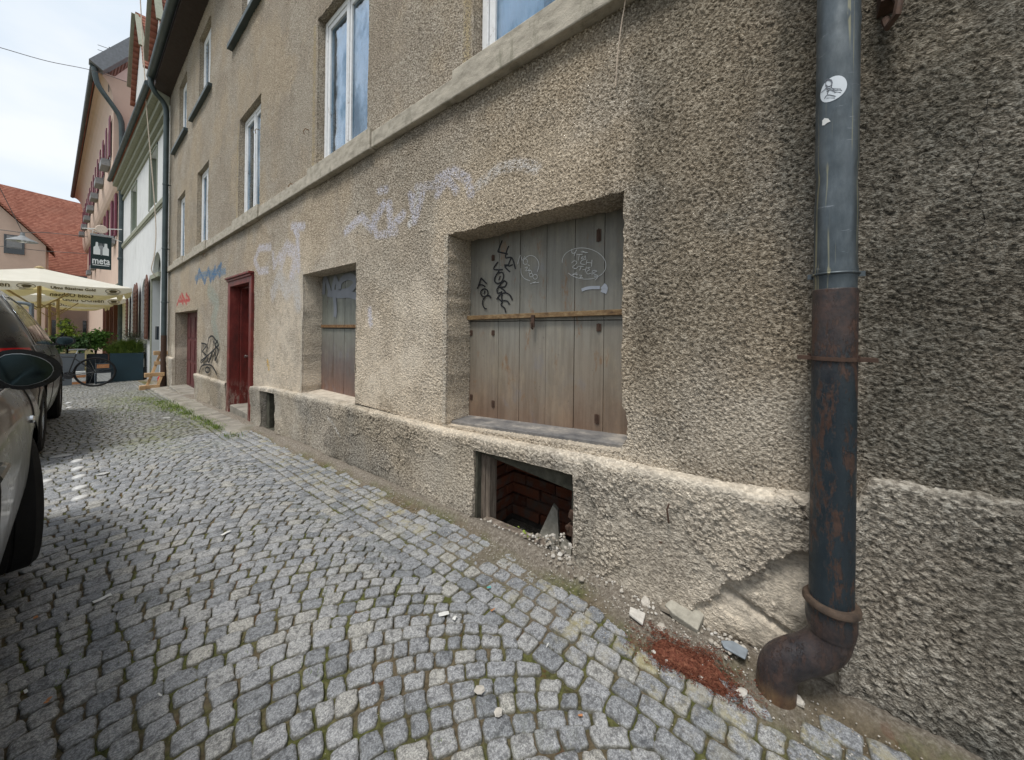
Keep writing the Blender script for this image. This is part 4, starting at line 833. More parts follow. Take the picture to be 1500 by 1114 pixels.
# granite setts laid in segmental arches, three straight rows at the wall
SV, SF, SR, SE, SP = [], [], [], [], []
def sett(poly, detail=2, lift=0.0):
    """poly: four plan corners, counter-clockwise"""
    P = np.array(poly, float); c = P.mean(0)
    cy_ = c[1]; 
    P = P+rng.normal(0, .0028, P.shape)
    j = .0030+rng.random()*.0028
    d = P-c; L = np.linalg.norm(d, axis=1, keepdims=True); P = c+d*(1-1.35*j/L)
    out = []
    nseg = 4 if detail == 2 else (2 if detail == 1 else 1)
    for i in range(4):
        a, b_ = P[i], P[(i+1) % 4]; nrm = np.array([b_[1]-a[1], a[0]-b_[0]]); nrm /= max(np.linalg.norm(nrm), 1e-6)
        if detail == 0: out.append(a); continue
        for k in range(nseg):
            t = (k+.30)/(nseg-.0+(-.4 if nseg > 1 else 0)) if nseg > 1 else .5
            t = .10+.80*k/(nseg-1) if nseg > 1 else .5
            q = a+(b_-a)*t+nrm*rng.normal(0, .0016)+nrm*.002*math.sin(PI*t)
            out.append(q)
    out = np.array(out); n = len(out); rnd = rng.random(); z0 = float(zg(c[1]))+lift+rng.normal(0, .0022)
    tilt = rng.normal(0, .016, 2)
    def ring(ins, dz, jit):
        q = c+(out-c)*(1-ins/np.maximum(np.linalg.norm(out-c, axis=1, keepdims=True), 1e-4))
        z = z0+dz+(q-c)@tilt+rng.normal(0, jit, n); return np.column_stack([q, z])
    o = sum(len(v) for v in SV)
    if detail == 0:
        rings = [ring(0, -.03, 0), ring(.004, .0, 0)]; cen = None
    else:
        rings = [ring(0, -.035, 0), ring(.0002, -.0055, .0008), ring(.0022, -.0008, .0008), ring(.008, .0010, .0012)]
    if detail == 2: rings.append(ring(.020, .0014, .0016))
    for r_i in range(len(rings)-1):
        for k in range(n): SF.append((o+r_i*n+k, o+r_i*n+(k+1) % n, o+(r_i+1)*n+(k+1) % n, o+(r_i+1)*n+k))
    V_ = np.concatenate(rings+[np.array([[c[0], c[1], rings[-1][:, 2].mean()+.0006]])]); ci = o+len(V_)-1; lo = o+(len(rings)-1)*n
    for k in range(n): SF.append((lo+k, lo+(k+1) % n, ci, ci))
    ed = np.zeros(len(V_)); ed[:2*n] = 1; 
    if detail: ed[2*n:3*n] = .5
    pl_ = .9*sstep(c[0], 1.05, 1.3)*sstep(fbm(c[0], c[1], 1.5, 80), .42, .58) if c[0] > 1 else 0.0
    if c[0] > 1: pl_ = max(pl_, 1.0*math.exp(-((c[1]-2.3)/.75)**2)*float(sstep(c[0], 1.16, 1.30)), .8*float(sstep(c[1], .15, -.1))*float(sstep(c[0], 1.25, 1.4)))
    SV.append(V_); SR.append(np.full(len(V_), rnd)); SE.append(ed); SP.append(np.full(len(V_), float(pl_)))
    return o
_cnt = [0]
def addsett(poly):
    c = np.mean(poly, 0)
    if c[0] > 1.475-.12*float(sstep(c[1], .75, .45))+.15*float(sstep(c[1], .26, .10))*(c[1] < .5)+.02*math.sin(c[1]*5)+rng.normal(0, .018): return
    if math.hypot(c[0]-1.45, c[1]-.03) < .085+rng.normal(0, .012): return
    r = math.hypot(c[0], c[1])
    sett(poly, 2 if r < 2.6 else (1 if r < 6 else 0))
RA, HWD, DL = 1.25, .99, .084
for col in range(-1, 1):
    xc = col*2*HWD+.02
    for m in range(-32, 285):
        yb = m*DL-RA+rng.normal(0, .0015); ph = rng.random()*.09; tm = math.asin(min(1, (HWD+.05)/RA)); th = -tm-.09+ph/RA; bow = rng.normal(0, .003)
        while th < tm:
            wd = (.073+rng.normal(0, .010))/RA*(1 if rng.random() > .08 else 1.4); th2 = th+wd
            cx_ = xc+RA*math.sin((th+th2)/2)
            if abs(cx_-xc) < HWD+(.03 if col == 0 and cx_ > xc else -.01) and xc > -5:
                def pt(t, out_): r2 = RA+(DL*math.cos(t) if out_ else 0)+.004*math.sin(t*7+m*.35); return (xc+r2*math.sin(t), yb+r2*math.cos(t)+bow*t)
                addsett([pt(th, 0), pt(th, 1), pt(th2, 1), pt(th2, 0)][::-1])
            th = th2
x0 = HWD+.055
while x0 < 1.54:
    wd = .080+rng.normal(0, .004); yy = -2.4+rng.random()*.1
    while yy < 24.5:
        L = .090+rng.normal(0, .015); L = max(.058, L)
        s_ = .010*math.sin(yy*2.1)
        if not (yy > 5.6 and x0 > 1.2): addsett([(x0+s_, yy), (x0+wd+s_, yy), (x0+wd+s_, yy+L), (x0+s_, yy+L)])
        yy += L
    x0 += wd
SVc = np.concatenate(SV)
struct(npmesh('cobblestone_road', SVc, np.array(SF), M['sett'], None, {'rnd': ('FLOAT', np.concatenate(SR)), 'edge': ('FLOAT', np.concatenate(SE)), 'pale': ('FLOAT', np.concatenate(SP)), 'moss': ('FLOAT', mossf(SVc[:, 0], SVc[:, 1])*.9)}, smooth=True))
bpy.data.objects['cobblestone_road'].data.set_sharp_from_angle(angle=R(55))
# narrow mortar pavement beside the doors
px_ = np.linspace(1.22, 1.60, 14); py_ = np.linspace(5.55, 14.9, 200); X, Y = np.meshgrid(px_, py_, indexing='ij')
Zs = zg(Y)+.030+(fbm(X, Y, 6, 90)-.5)*.02-.05*(X < 1.235)-.05*sstep(Y, 5.75, 5.55)
idx = np.arange(X.size).reshape(X.shape); Q = np.stack([idx[:-1, :-1], idx[1:, :-1], idx[1:, 1:], idx[:-1, 1:]], -1).reshape(-1, 4)
struct(npmesh('pavement', np.stack([(X+(X < 1.26)*.03*(fbm(Y, Y*0, 3, 91)-.5)).ravel(), Y.ravel(), Zs.ravel()], 1), Q, M['slab']))

def leafcloud(b, n, cfun, size, droop=.3, thin=.42):
    for i in range(n):
        c = Vector(cfun()); a = Vector((random.gauss(0, 1), random.gauss(0, 1), random.gauss(0, .6))).normalized(); L = size*random.uniform(.6, 1.3)
        s_ = a.cross(Vector((random.gauss(0, 1), random.gauss(0, 1), random.gauss(0, 1)))).normalized()*L*thin; m_ = c+a*L*.5; e = c+a*L+Vector((0, 0, -droop*L))
        nrm = a.cross(s_).normalized()*L*.08
        b.add([c, m_+s_+nrm, e, m_-s_+nrm], [(0, 1, 2, 3)])
# rubble, shards, needles, litter ------------------------------------------
def groundz(x, y):
    i = int(np.clip(np.searchsorted(gx, x), 0, len(gx)-1)); j = int(np.clip(np.searchsorted(gy, y), 0, len(gy)-1)); i0 = max(i-1, 0)
    return max(float(max(GZ[i, j], GZ[i0, j])), float(zg(y))+(.003 if x < 1.40 else -9))
GRP = 'broken plaster pieces along the wall foot'
def rock_at(u, v, r, sz=.55, label=None, mat='rubble', sx=1.0, name='plaster_chunk', rnd=None):
    p = gp(u, v, .012); b = MB(); b.rock((0, 0, r*sz*.55), r, sx, 1, sz, rnd=rnd if rnd is not None else random.random(), seg=7)
    o = b.build(name, M[mat]); o.location = (p.x, p.y, groundz(p.x, p.y)); o.rotation_euler = (0, 0, random.uniform(0, 6))
    tag(o, label or 'small pale chip of broken plaster on the dirt by the wall foot', 'rubble', GRP); return o
def slabpiece(u, v, pts, th, label, mat, name='mortar_slab', tilt=(0, 0)):
    p = gp(u, v, .012); b = MB(); b.prism([(x, y, 0) for x, y in pts], (0, 0, th)); o = b.build(name, M[mat], bevel=.004); o.location = (p.x, p.y, groundz(p.x, p.y)+.006); o.rotation_euler = (tilt[0], tilt[1], 0)
    tag(o, label, 'rubble', GRP); return o
slabpiece(1003, 918, [(-.045, -.055), (.03, -.065), (.052, -.02), (.045, .05), (-.01, .075), (-.03, .04)], .030, 'largest flat grey mortar slab lying left of the pipe foot', 'slabstone', tilt=(.05, -.28))
slabpiece(1076, 967, [(-.03, -.035), (.02, -.04), (.028, .01), (.0, .045), (-.025, .03)], .008, 'flat blue-grey slate shard between the needles and the elbow', 'blueslate', 'slate_shard')
slabpiece(934, 913, [(-.03, -.03), (.035, -.02), (.02, .04), (-.02, .03)], .012, 'thin yellowish mortar flake left of the large grey slab', 'rubble', tilt=(.1, .05))
slabpiece(975, 907, [(-.02, -.02), (.02, -.02), (.022, .02), (-.015, .018)], .018, 'squarish greyish flake touching the large grey slab', 'rubble', tilt=(-.1, .1))
for u, v, r, lab in [(945, 893, .020, 'white cube-like plaster lump standing above the yellowish flake'), (812, 804, .021, 'rounded pale stone in the rubble spilling from the cellar opening'), (832, 775, .019, 'pale lump at the right jamb of the cellar opening'), (1168, 1030, .018, 'oblong pale chip lying on the setts below the pipe elbow'), (1086, 1013, .020, 'long white chip at the lower end of the red needles'),
                     (968, 926, .018, 'white lump left of the large slab corner'), (820, 826, .015, 'white lump at the foot of the cellar rubble pile'), (703, 1009, .017, 'creamy flat chip lying alone on the open setts'), (730, 1041, .012, 'small square white chip alone on the setts near the bottom')]: rock_at(u, v, r, .5, lab, sx=1.15, rnd=random.uniform(.5, 1))
for i in range(26):
    t = random.random(); u = 778+t*70+random.uniform(-16, 14); v = 775+t*78+random.uniform(-10, 12)
    rock_at(u, v, random.uniform(.008, .015), .6, 'pale rubble bit in the heap spilling from the cellar opening')
for i in range(26):
    u = random.uniform(865, 1090); t = (u-865)/225; v = 850+t*118+random.uniform(-16, 14)
    rock_at(u, v, random.uniform(.007, .013), .6, 'pale crumb of plaster along the wall between cellar opening and pipe')
for i in range(7):
    u = random.uniform(955, 1060); v = 945+(u-945)*.50+random.uniform(-2, 16); rock_at(u, v, random.uniform(.006, .010), .5, 'white crumb lying on the red-brown needles', rnd=.95)
b = MB()
for i in range(420):
    if random.random() < .45: t = random.random(); u = 770+t*80+random.gauss(0, 14); v = 768+t*85+random.gauss(0, 9)
    else: u = random.uniform(850, 1120); v = 842+(u-850)*.50+random.gauss(0, 12)
    p = gp(u, v, .012); r_g = random.uniform(.002, .0075); b.rock((p.x, p.y, groundz(p.x, p.y)+r_g*.3), r_g, 1, 1, .7, seg=5, rings=3)
struct(b.build('plaster_crumbs', M['rubble']), 'stuff', 'tiny plaster crumbs strewn along the wall foot')
b = MB(); q = Vector((1.80, 1.10, -.14)); b.prism([(1.74, 1.24, -.17), (1.74, 1.02, -.17), (1.80, 1.08, .13), (1.81, 1.12, .15)], (.035, .01, 0)); tag(b.build('mortar_slab', M['slabstone'], bevel=.004), 'grey triangular mortar slab leaning inside the cellar opening', 'rubble', GRP)
b = MB(); b.prism([(1.70, 1.05, -.17), (1.70, .92, -.17), (1.76, .95, -.02), (1.77, 1.02, .0)], (.03, .02, 0)); tag(b.build('mortar_slab', M['slabstone'], bevel=.004), 'smaller dark slab piece in the right corner of the cellar opening', 'rubble', GRP)
b = MB()
for i in range(700):
    x_ = random.uniform(1.56, 1.98); y_ = random.uniform(.86, 1.5) if random.random() < .4 else random.gauss(.95, .06); y_ = min(max(y_, .86), 1.52); h_ = max(0, .10-.35*abs(y_-.93))*random.random()*(x_ < 1.9); b.rock((x_, y_, groundz(x_, y_)+h_), random.uniform(.003, .014), 1, 1, .7, seg=5, rings=3)
struct(b.build('cellar_rubble', M['rubble']), 'stuff', 'broken plaster filling the right corner of the cellar opening')
b = MB(); leafcloud(b, 60, lambda: (1.625+random.gauss(0, .012), 1.17+random.gauss(0, .06), .03+random.gauss(0, .008)), .018); tag(b.build('yellow_weed', M['leafyellow']), 'small yellow weed on the sill of the cellar opening', 'plant')
b = MB()     # fine grit nobody could count
for i in range(2600):
    y_ = random.uniform(-.9, 6.5) if random.random() < .5 else random.uniform(-.5, 2.5); x_ = 1.50-abs(random.gauss(0, .10)); r_g = random.uniform(.0012, .0042)
    b.rock((x_, y_, groundz(x_, y_)+.002), r_g, 1, 1, .7, seg=4, rings=2)
for i in range(900):
    x_ = random.uniform(-.1, 1.4); y_ = random.uniform(.2, 4); b.rock((x_, y_, float(zg(y_))-.003), random.uniform(.001, .0028), 1, 1, .7, seg=4, rings=2)
struct(b.build('grit', M['rubble']), 'stuff', 'fine plaster grit scattered along the foot of the wall')
b = MB()
a0, a1 = gp(950, 945, .012), gp(1080, 1012, .012); a2, a3 = gp(972, 937, .012), gp(1068, 968, .012)
outline = [gp(u, v, .012) for u, v in [(947, 955), (950, 940), (962, 934), (985, 944), (1015, 957), (1045, 968), (1068, 985), (1082, 1004), (1078, 1020), (1060, 1016), (1030, 1000), (1000, 985), (970, 972)]]
cc = sum(outline, Vector())/len(outline)
vs = [(cc.x, cc.y, groundz(cc.x, cc.y)+.009)]
for rr, hh in ((.5, .006), (.75, .003), (.92, -.006)):
    for p in outline: q = cc+(p-cc)*rr; vs.append((q.x+random.uniform(-.004, .004), q.y+random.uniform(-.004, .004), groundz(q.x, q.y)+hh+random.uniform(-.001, .002)))
k = len(outline); fs = [(0, 1+i, 1+(i+1) % k) for i in range(k)]+[(1+r_i*k+i, 1+(r_i+1)*k+i, 1+(r_i+1)*k+(i+1) % k, 1+r_i*k+(i+1) % k) for r_i in range(2) for i in range(k)]
b.add(vs, fs)
for i in range(1700):
    t = random.random(); j = random.randrange(k); q = cc+(outline[j]+(outline[(j+1) % k]-outline[j])*random.random()-cc)*(math.sqrt(t)*1.05 if i < 1100 else random.uniform(.8, 1.6))
    a = random.uniform(0, PI); L = random.uniform(.006, .016); d = Vector((math.cos(a), math.sin(a), random.uniform(-.12, .12)))*L; z_ = groundz(q.x, q.y)+random.uniform(.006, .014)
    b.bar(Vector((q.x, q.y, z_))-d/2, Vector((q.x, q.y, z_))+d/2, .0013, .0009)
struct(b.build('dry_needles', M['needles']), 'stuff', 'patch of red-brown dry needles on the ground left of the pipe elbow')
def scrap(u, v, L, W, mat, label, name='paper_scrap', rot=None):
    p = gp(u, v, .006); b = MB(); n = 5; vs = []
    for i in range(n):
        for s_ in (-1, 1): vs.append((L*(i/(n-1)-.5), s_*W/2*random.uniform(.7, 1.1), .003+.003*random.random()))
    vs += [(x, y, z+.0008) for x, y, z in vs]; m_ = 2*n
    fs = [(2*i, 2*i+1, 2*i+3, 2*i+2) for i in range(n-1)]+[(m_+2*i, m_+2*i+2, m_+2*i+3, m_+2*i+1) for i in range(n-1)]
    b.add(vs, fs); o = b.build(name, M[mat]); o.location = p; o.rotation_euler = (0, 0, rot if rot is not None else random.uniform(0, 3)); tag(o, label, 'litter', 'litter scattered on the setts'); return o
scrap(650, 901, .042, .022, 'paper', 'torn white paper scrap on the setts midway between wall and camera', rot=-.6)
scrap(666, 907, .022, .014, 'paper', 'crumpled white bit beside the torn paper scrap', rot=.3)
scrap(150, 878, .055, .022, 'paper', 'white paper scrap on the left side of the setts near the car tyre', rot=.2)
scrap(331, 782, .05, .02, 'paper', 'small white paper scrap further up the open setts', rot=.4)
scrap(234, 1020, .022, .004, 'paper', 'thin white sliver on the setts at the lower left')
scrap(52, 906, .02, .012, 'orange', 'orange-brown leaf scrap near the left edge below the tyre')
scrap(70, 1028, .022, .010, 'orange', 'pale orange chip at the bottom left'); scrap(38, 1015, .02, .008, 'paper', 'tiny white flake left of the pale orange chip')
scrap(802, 947, .022, .004, 'paper', 'cigarette-like white sliver on the setts'); scrap(716, 862, .018, .012, 'teal', 'small turquoise scrap on the setts'); scrap(512, 692, .03, .02, 'teal', 'pale turquoise lump at the wall foot under the small boarded opening')
scrap(722, 895, .022, .006, 'orange', 'orange-brown bit close to the turquoise scrap'); scrap(243, 613, .10, .04, 'paper', 'light scrap further along the road by the weeds'); scrap(850, 1050, .014, .007, 'orange', 'small orange bit in the joints near the bottom')
# white studs marking the parking bay
for i, (u, v) in enumerate([(117, 729), (117, 714), (116, 698), (114, 686), (113, 675), (66, 705), (102, 597), (101, 590)]):
    p = gp(u, v, .01); b = MB(); b.lathe([(.043, -.012), (.041, .0), (.034, .007), (.018, .011), (0, .013)], seg=20); o = b.build('road_stud', M['stud'], smooth=True); o.location = p
    tag(o, ['nearest white domed stud of the row of five beside the parked cars', 'second white domed stud of the row of five beside the cars', 'middle white domed stud of the row of five beside the cars', 'fourth white domed stud of the row of five beside the cars', 'farthest white domed stud of the row of five beside the cars', 'lone white domed stud close to the tyre of the near car', 'nearer of two white studs by the front wheel of the second car', 'farther of two white studs by the front wheel of the second car'][i], 'road stud', 'white studs marking the parking bay')
for u, v, s_ in [(92, 668, .055), (152, 694, .030)]:
    p = gp(u, v, .010); b = MB(); k = 12; b.prism([(s_*random.uniform(.7, 1.2)*math.cos(2*PI*i/k)*1.4, s_*random.uniform(.7, 1.2)*math.sin(2*PI*i/k), 0) for i in range(k)], (0, 0, .002)); o = b.build('paint_remnant', M['oldpaint']); o.location = p; tag(o, 'worn white paint remnant beside the road studs' if s_ > .04 else 'small worn white paint fleck right of the road studs', 'road paint')

# ------------------------------------------------------------------ leaves
def grass(b, cx, cy, n, r, h):
    for i in range(n):
        x = random.gauss(cx, r); y = random.gauss(cy, r*2.2); z = float(zg(y)); a = random.uniform(0, 6.3); hh = h*random.uniform(.4, 1.2); d = Vector((math.cos(a), math.sin(a), 0)); w_ = Vector((-d.y, d.x, 0))*hh*.06
        p0 = Vector((x, y, z-.005)); p1 = p0+d*hh*.2+Vector((0, 0, hh*.6)); p2 = p0+d*hh*.6+Vector((0, 0, hh)); b.add([p0-w_, p0+w_, p1+w_*.7, p1-w_*.7, p2], [(0, 1, 2, 3), (3, 2, 4)])
b = MB()
for u, v, n_, r in [(238, 590, 260, .14), (252, 597, 240, .10), (275, 606, 220, .08), (262, 600, 220, .12), (292, 613, 150, .07), (310, 620, 220, .07), (322, 627, 220, .06), (352, 606, 160, .05), (364, 611, 130, .05), (215, 586, 140, .16), (200, 600, 80, .2), (270, 590, 90, .15), (180, 615, 60, .2), (340, 640, 50, .05)]:
    p = gp(u, v); grass(b, p.x, p.y, int(n_*1.6), r*.9, .05)
for i in range(170):
    x_ = random.uniform(-.1, 1.0); y_ = random.uniform(.3, 3.2); grass(b, x_, y_, 3, .008, .012)
for u, v in [(455, 985), (700, 1020), (62, 965), (100, 975), (120, 960), (90, 1000), (560, 820), (520, 746), (470, 870), (640, 1090), (310, 830)]:
    p = gp(u, v); grass(b, p.x, p.y, 26, .018, .014)
struct(b.build('grass', M['grassblade']), 'stuff', 'weeds and short grass growing in the joints of the setts')
#@@PART4
# ------------------------------------------------------------------ cars
def carpaint(name, c, c2):
    n = N(name, .28, .35, .1); n.col(n.mix(n.mr(n.noise(400, 2), .4, .6), c, c2)); n.b.inputs['Coat Weight'].default_value = .28; n.b.inputs['Coat Roughness'].default_value = .04
    n.rough(n.mr(n.noise(6, 4), .3, .7, .25, .36)); return n.m
M['paint1'] = carpaint('graphite car paint', (.018, .019, .016), (.036, .036, .030)); M['paint2'] = carpaint('black car paint', (.014, .016, .016), (.03, .032, .03))
M['gloss'] = simple('gloss black shell', (.008, .008, .009), .16, .3, var=.1)
M['rubber'] = simple('tyre rubber', (.014, .014, .014), .8, .2, bump=.001); M['alloy'] = simple('alloy rim', (.32, .33, .34), .32, .5, .8, var=.1); M['chrome'] = simple('chrome trim', (.55, .56, .57), .15, .5, 1.0, var=.05)
M['plastic'] = simple('black plastic', (.016, .016, .017), .45, .4); M['carglass'] = simple('tinted car glass', (.018, .026, .026), .04, .9, var=.1, scale=3)
M['mirror'] = simple('mirror glass', (.035, .052, .056), .03, .8, 1.0, var=.02, scale=2); M['tail'] = simple('red tail light', (.42, .012, .015), .15, .6, var=.2); M['lamp'] = simple('clear lamp glass', (.35, .37, .38), .1, .8, .4, var=.2)
def make_car(label, paint, loc, rz, L, W, prof, belt, wheels, steer=0.0, RW=.335, mir=None, mirz=0.0):
    car = tag(empty('parked_car', loc, rz), label, 'car', 'cars parked in a line on the left')
    P = np.array([p_[:2] for p_ in prof]); T = lambda s: np.interp(s, P[:, 0], P[:, 1]); Bt = lambda s: np.minimum(np.interp(s, [p[0] for p in belt], [p[1] for p in belt]), T(s)-.02)
    RAi = RW+.045
    def zlow(s):
        z = .27+.03*sstep(s, .35, 0)+.06*sstep(s, L-.4, L)
        for sw in wheels:
            d = abs(s-sw)
            if d < RAi: z = max(z, RW+.01+math.sqrt(RAi**2-d*d))
        return z
    def surf(s, q):
        t, b_, zl = float(T(s)), float(Bt(s)), zlow(s)
        rnd_ = (1-min(1, s/.55))**2.2*.22+(1-min(1, (L-s)/.75))**2.2*.34
        hb = W/2-rnd_
        if q <= .5:
            f = q/.5; z = zl+(b_-zl)*f; zz = (z-.30)/(b_-.30+1e-6)
            hw = hb-.055*max(0, 1-zz*2.2)**2-.05*max(0, (zz-.72)/.28)**2+.006*math.exp(-((z-.72)/.02)**2)
        elif q <= .86:
            f = (q-.5)/.36; z = b_+(t-b_)*.93*f; hw = hb-.05-(t-b_)*.42*f**1.25
        else:
            f = (q-.86)/.14; z = b_+(t-b_)*(.93+.07*math.sin(f*PI/2)); hw = (hb-.05-(t-b_)*.42)*(1-f)
        return Vector((hw-W/2, s, z))
    ss = np.unique(np.round(np.concatenate([np.linspace(0, .5, 12), np.linspace(.5, L-.6, 40), np.linspace(L-.6, L, 16)]+[np.linspace(w_-RAi-.001, w_+RAi+.001, 26) for w_ in wheels]), 4))
    qs = np.concatenate([np.linspace(0, .5, 15), np.linspace(.5, .86, 8)[1:], np.linspace(.86, 1, 8)[1:]])
    V = []; F = []; nq = len(qs)
    for s in ss:
        half = [surf(s, q) for q in qs]; V += [tuple(p) for p in half]+[(-W-p.x, p.y, p.z) for p in reversed(half[:-1])]
    m = 2*nq-1; ns = len(ss)
    F = [(i*m+k, i*m+k+1, (i+1)*m+k+1, (i+1)*m+k) for i in range(ns-1) for k in range(m-1)]
    F = [f[::-1] for f in F]
    b = MB(); b.add(V, F); b.add([V[k] for k in range(m)], [tuple(range(m))[::-1]]); b.add([V[(ns-1)*m+k] for k in range(m)], [tuple(range(m))])
    b.build('body', paint, car, smooth=True)
    u = MB(); u.box((-W+.10, .25, .22), (-.10, L-.3, .62)); u.box((-W+.22, .30, .62), (-.24, L-.4, .80)); u.build('underbody', M['plastic'], car)
    def patch(name, s0, s1, q0, q1, mat, par=car, off=.005, n1=14, n2=7, shape=None, side=1):
        V = []; 
        for i in range(n1+1):
            for j in range(n2+1):
                a, c = i/n1, j/n2
                if shape: a, c = shape(a, c)
                s = s0+(s1-s0)*a; q = q0+(q1-q0)*c; p = surf(s, q); e = 1e-3; nn = (surf(s+e, q)-p).cross(surf(s, min(1, q+e))-p); nn = nn.normalized() if nn.length > 0 else Vector((1, 0, 0))
                if nn.x < 0 and q < .9: nn = -nn
                if nn.z < 0 and q >= .9: nn = -nn
                p = p+nn*off; V.append((p.x if side > 0 else -W-p.x, p.y, p.z))
        F = [(i*(n2+1)+j, (i+1)*(n2+1)+j, (i+1)*(n2+1)+j+1, i*(n2+1)+j+1) for i in range(n1) for j in range(n2)]
        if side < 0: F = [f[::-1] for f in F]
        b = MB(); b.add(V, F); return b.build(name, mat, par, smooth=True)
    def trimline(s0, s1, q, par, name='window_trim', r=.008):
        b = MB(); b.tube([surf(s0+(s1-s0)*i/16, q)+Vector((.006, 0, .002)) for i in range(17)], r, 6); return b.build(name, M['chrome'], par, smooth=True)
    cowl = [p for p in prof if len(p) > 2]; sC, sR, sB = cowl[2][0], cowl[1][0], cowl[0][0]   # cowl, windscreen top, rear roof end
    mid = (sC+sB)/2+.1
    def trap(a0, a1):
        return lambda a, c: (a+(c*a0*(1-a))-(c*a1*a), c)
    for side in (1, -1):
        g1 = patch('side_window', sB+.10, mid-.05, .515, .80, M['carglass'], side=side, shape=trap(.22, .0))
        g2 = patch('side_window', mid+.03, sC-.16, .515, .80, M['carglass'], side=side, shape=trap(.0, .40))
        if side == 1:
            b = MB(); pts = [surf(sB+.05+(sC-.10-sB-.05)*t, .507)+Vector((.006, 0, 0)) for t in np.linspace(0, 1, 20)]; b.tube(pts, .006, 6)
            top = [surf(s, .82)+Vector((.006, 0, .004)) for s in np.linspace(sB+.32, sC-.62, 12)]; b.tube(cr([surf(sB+.05, .507)+Vector((.006, 0, 0)), surf(sB+.12, .66)+Vector((.006, 0, 0))]+top+[surf(sC-.34, .66)+Vector((.006, 0, 0)), surf(sC-.10, .507)+Vector((.006, 0, 0))], 3), .006, 6); b.build('window_trim', M['chrome'], car, smooth=True)
            for sd in (mid, sC+.02, sB-.12 if sB > .5 else .5):
                b = MB(); b.tube([surf(sd, q)+Vector((.0015, 0, 0)) for q in np.linspace(.03, .5, 14)], .0028, 4); b.build('door_gap', M['plastic'], car)
            for sd in (mid-.28, sB+.10):
                b = MB(); p = surf(sd, .43); b.tube([p+Vector((-.01, 0, 0)), p+Vector((.028, .02, 0)), p+Vector((.030, .14, 0)), p+Vector((-.01, .17, 0))], .012, 8); b.build('door_handle', paint, car, smooth=True)
    patch('windscreen', sR+.04, sC-.02, .885, 1.0, M['carglass'], n2=8); patch('windscreen', sR+.04, sC-.02, .885, 1.0, M['carglass'], n2=8, side=-1)
    patch('rear_window', .10, sB-.02, .885, 1.0, M['carglass'], n2=8); patch('rear_window', .10, sB-.02, .885, 1.0, M['carglass'], n2=8, side=-1)
    patch('tail_light', .0, .34, .40, .49, M['tail'], off=.008); patch('tail_light', .0, .34, .40, .49, M['tail'], off=.008, side=-1)
    patch('headlight', L-.42, L-.02, .36, .47, M['lamp'], off=.008); patch('headlight', L-.42, L-.02, .36, .47, M['lamp'], off=.008, side=-1)
    for side in (1, -1):
        for wi, sw in enumerate(wheels):
            wx = -.115 if side > 0 else -W+.115; st = steer if wi == 1 else 0
            b = MB(); tr = RW; b.lathe([(tr*.62, -.105), (tr*.80, -.115), (tr*.94, -.108), (tr, -.085), (tr*1.0, -.03), (tr*.985, -.026), (tr*.985, -.020), (tr, -.016), (tr, .016), (tr*.985, .020), (tr*.985, .026), (tr, .03), (tr, .085), (tr*.94, .108), (tr*.80, .115), (tr*.62, .105)], (0, 0, 0), 'X', 40)
            wh = b.build('wheel', M['rubber'], car, smooth=True); wh.location = (wx, sw, RW); wh.rotation_euler = (0, 0, st)
            rm = MB(); o_ = .085*side; rm.lathe([(tr*.70, .06*side), (tr*.70, .105*side), (tr*.63, .10*side), (tr*.60, .02*side), (.03, .0)], (0, 0, 0), 'X', 40)
            for k in range(5):
                a = 2*PI*k/5+.3
                for da in (-.13, .13): rm.bar((o_, .04*math.cos(a), .04*math.sin(a)), (o_+.005*side, tr*.63*math.cos(a+da), tr*.63*math.sin(a+da)), .028, .022, up=(1, 0, 0))
            rm.lathe([(0, .10*side), (.035, .098*side), (.045, .07*side)], (0, 0, 0), 'X', 16); rm.build('rim', M['alloy'], wh, smooth=True)
    # door mirrors: shell with the glass facing the rear
    ms = mir if mir else sC-.28
    for side in (1, -1):
        base = surf(ms, .53); bx = base.x if side > 0 else -W-base.x
        MO = [(92, 543), (91, 537), (86, 530), (78, 524), (66, 518.5), (50, 514), (34, 512), (18, 512), (4, 514), (-8, 520), (-16, 530), (-18, 543), (-14, 553), (-4, 560), (6, 566), (18, 570.5), (32, 571.5), (46, 570.5), (60, 567), (72, 563), (82, 557), (88, 551)]
        MX = None
        if mir is not None: ww = [ony(u_m, v_m, ms+loc[1]) for u_m, v_m in MO]; MX = [(p_m.x-loc[0], p_m.z-loc[2]) for p_m in ww]; mcx = sum(p_m[0] for p_m in MX)/len(MX); mcz = sum(p_m[1] for p_m in MX)/len(MX)
        V = []; F = []; nr, nk = 7, (24 if MX is None else len(MO)); cx0 = bx+side*(.118 if mir is None else .083); cz = base.z+.055+mirz
        for i in range(nr+1):
            t = i/nr; sc_ = math.sqrt(max(0.0, 1-(t**2.2)))if t < 1 else 0.0
            for k in range(nk):
                a = 2*PI*k/nk; ca, sa = math.cos(a), math.sin(a); rx = (.100 if mir is None else .088)*abs(ca)**.75*(1 if ca > 0 else -1); rz_ = .078*abs(sa)**.80*(1 if sa > 0 else -1)
                rz_ *= (1-.22*(ca > 0)*abs(ca))*(1 if sa > 0 else .92)
                if MX is None: V.append((cx0+side*rx*sc_, ms+.10*t, cz+rz_*sc_))
                else:
                    qx_ = mcx+(MX[k][0]-mcx)*sc_; V.append((qx_ if side > 0 else -W-qx_, ms+.085*t, mcz+(MX[k][1]-mcz)*sc_)); cz = mcz
        for i in range(nr): F += [(i*nk+k, i*nk+(k+1) % nk, (i+1)*nk+(k+1) % nk, (i+1)*nk+k) for k in range(nk)]
        F.append(tuple(range(nk)))
        if (side > 0) == (MX is None): F = [f[::-1] for f in F]
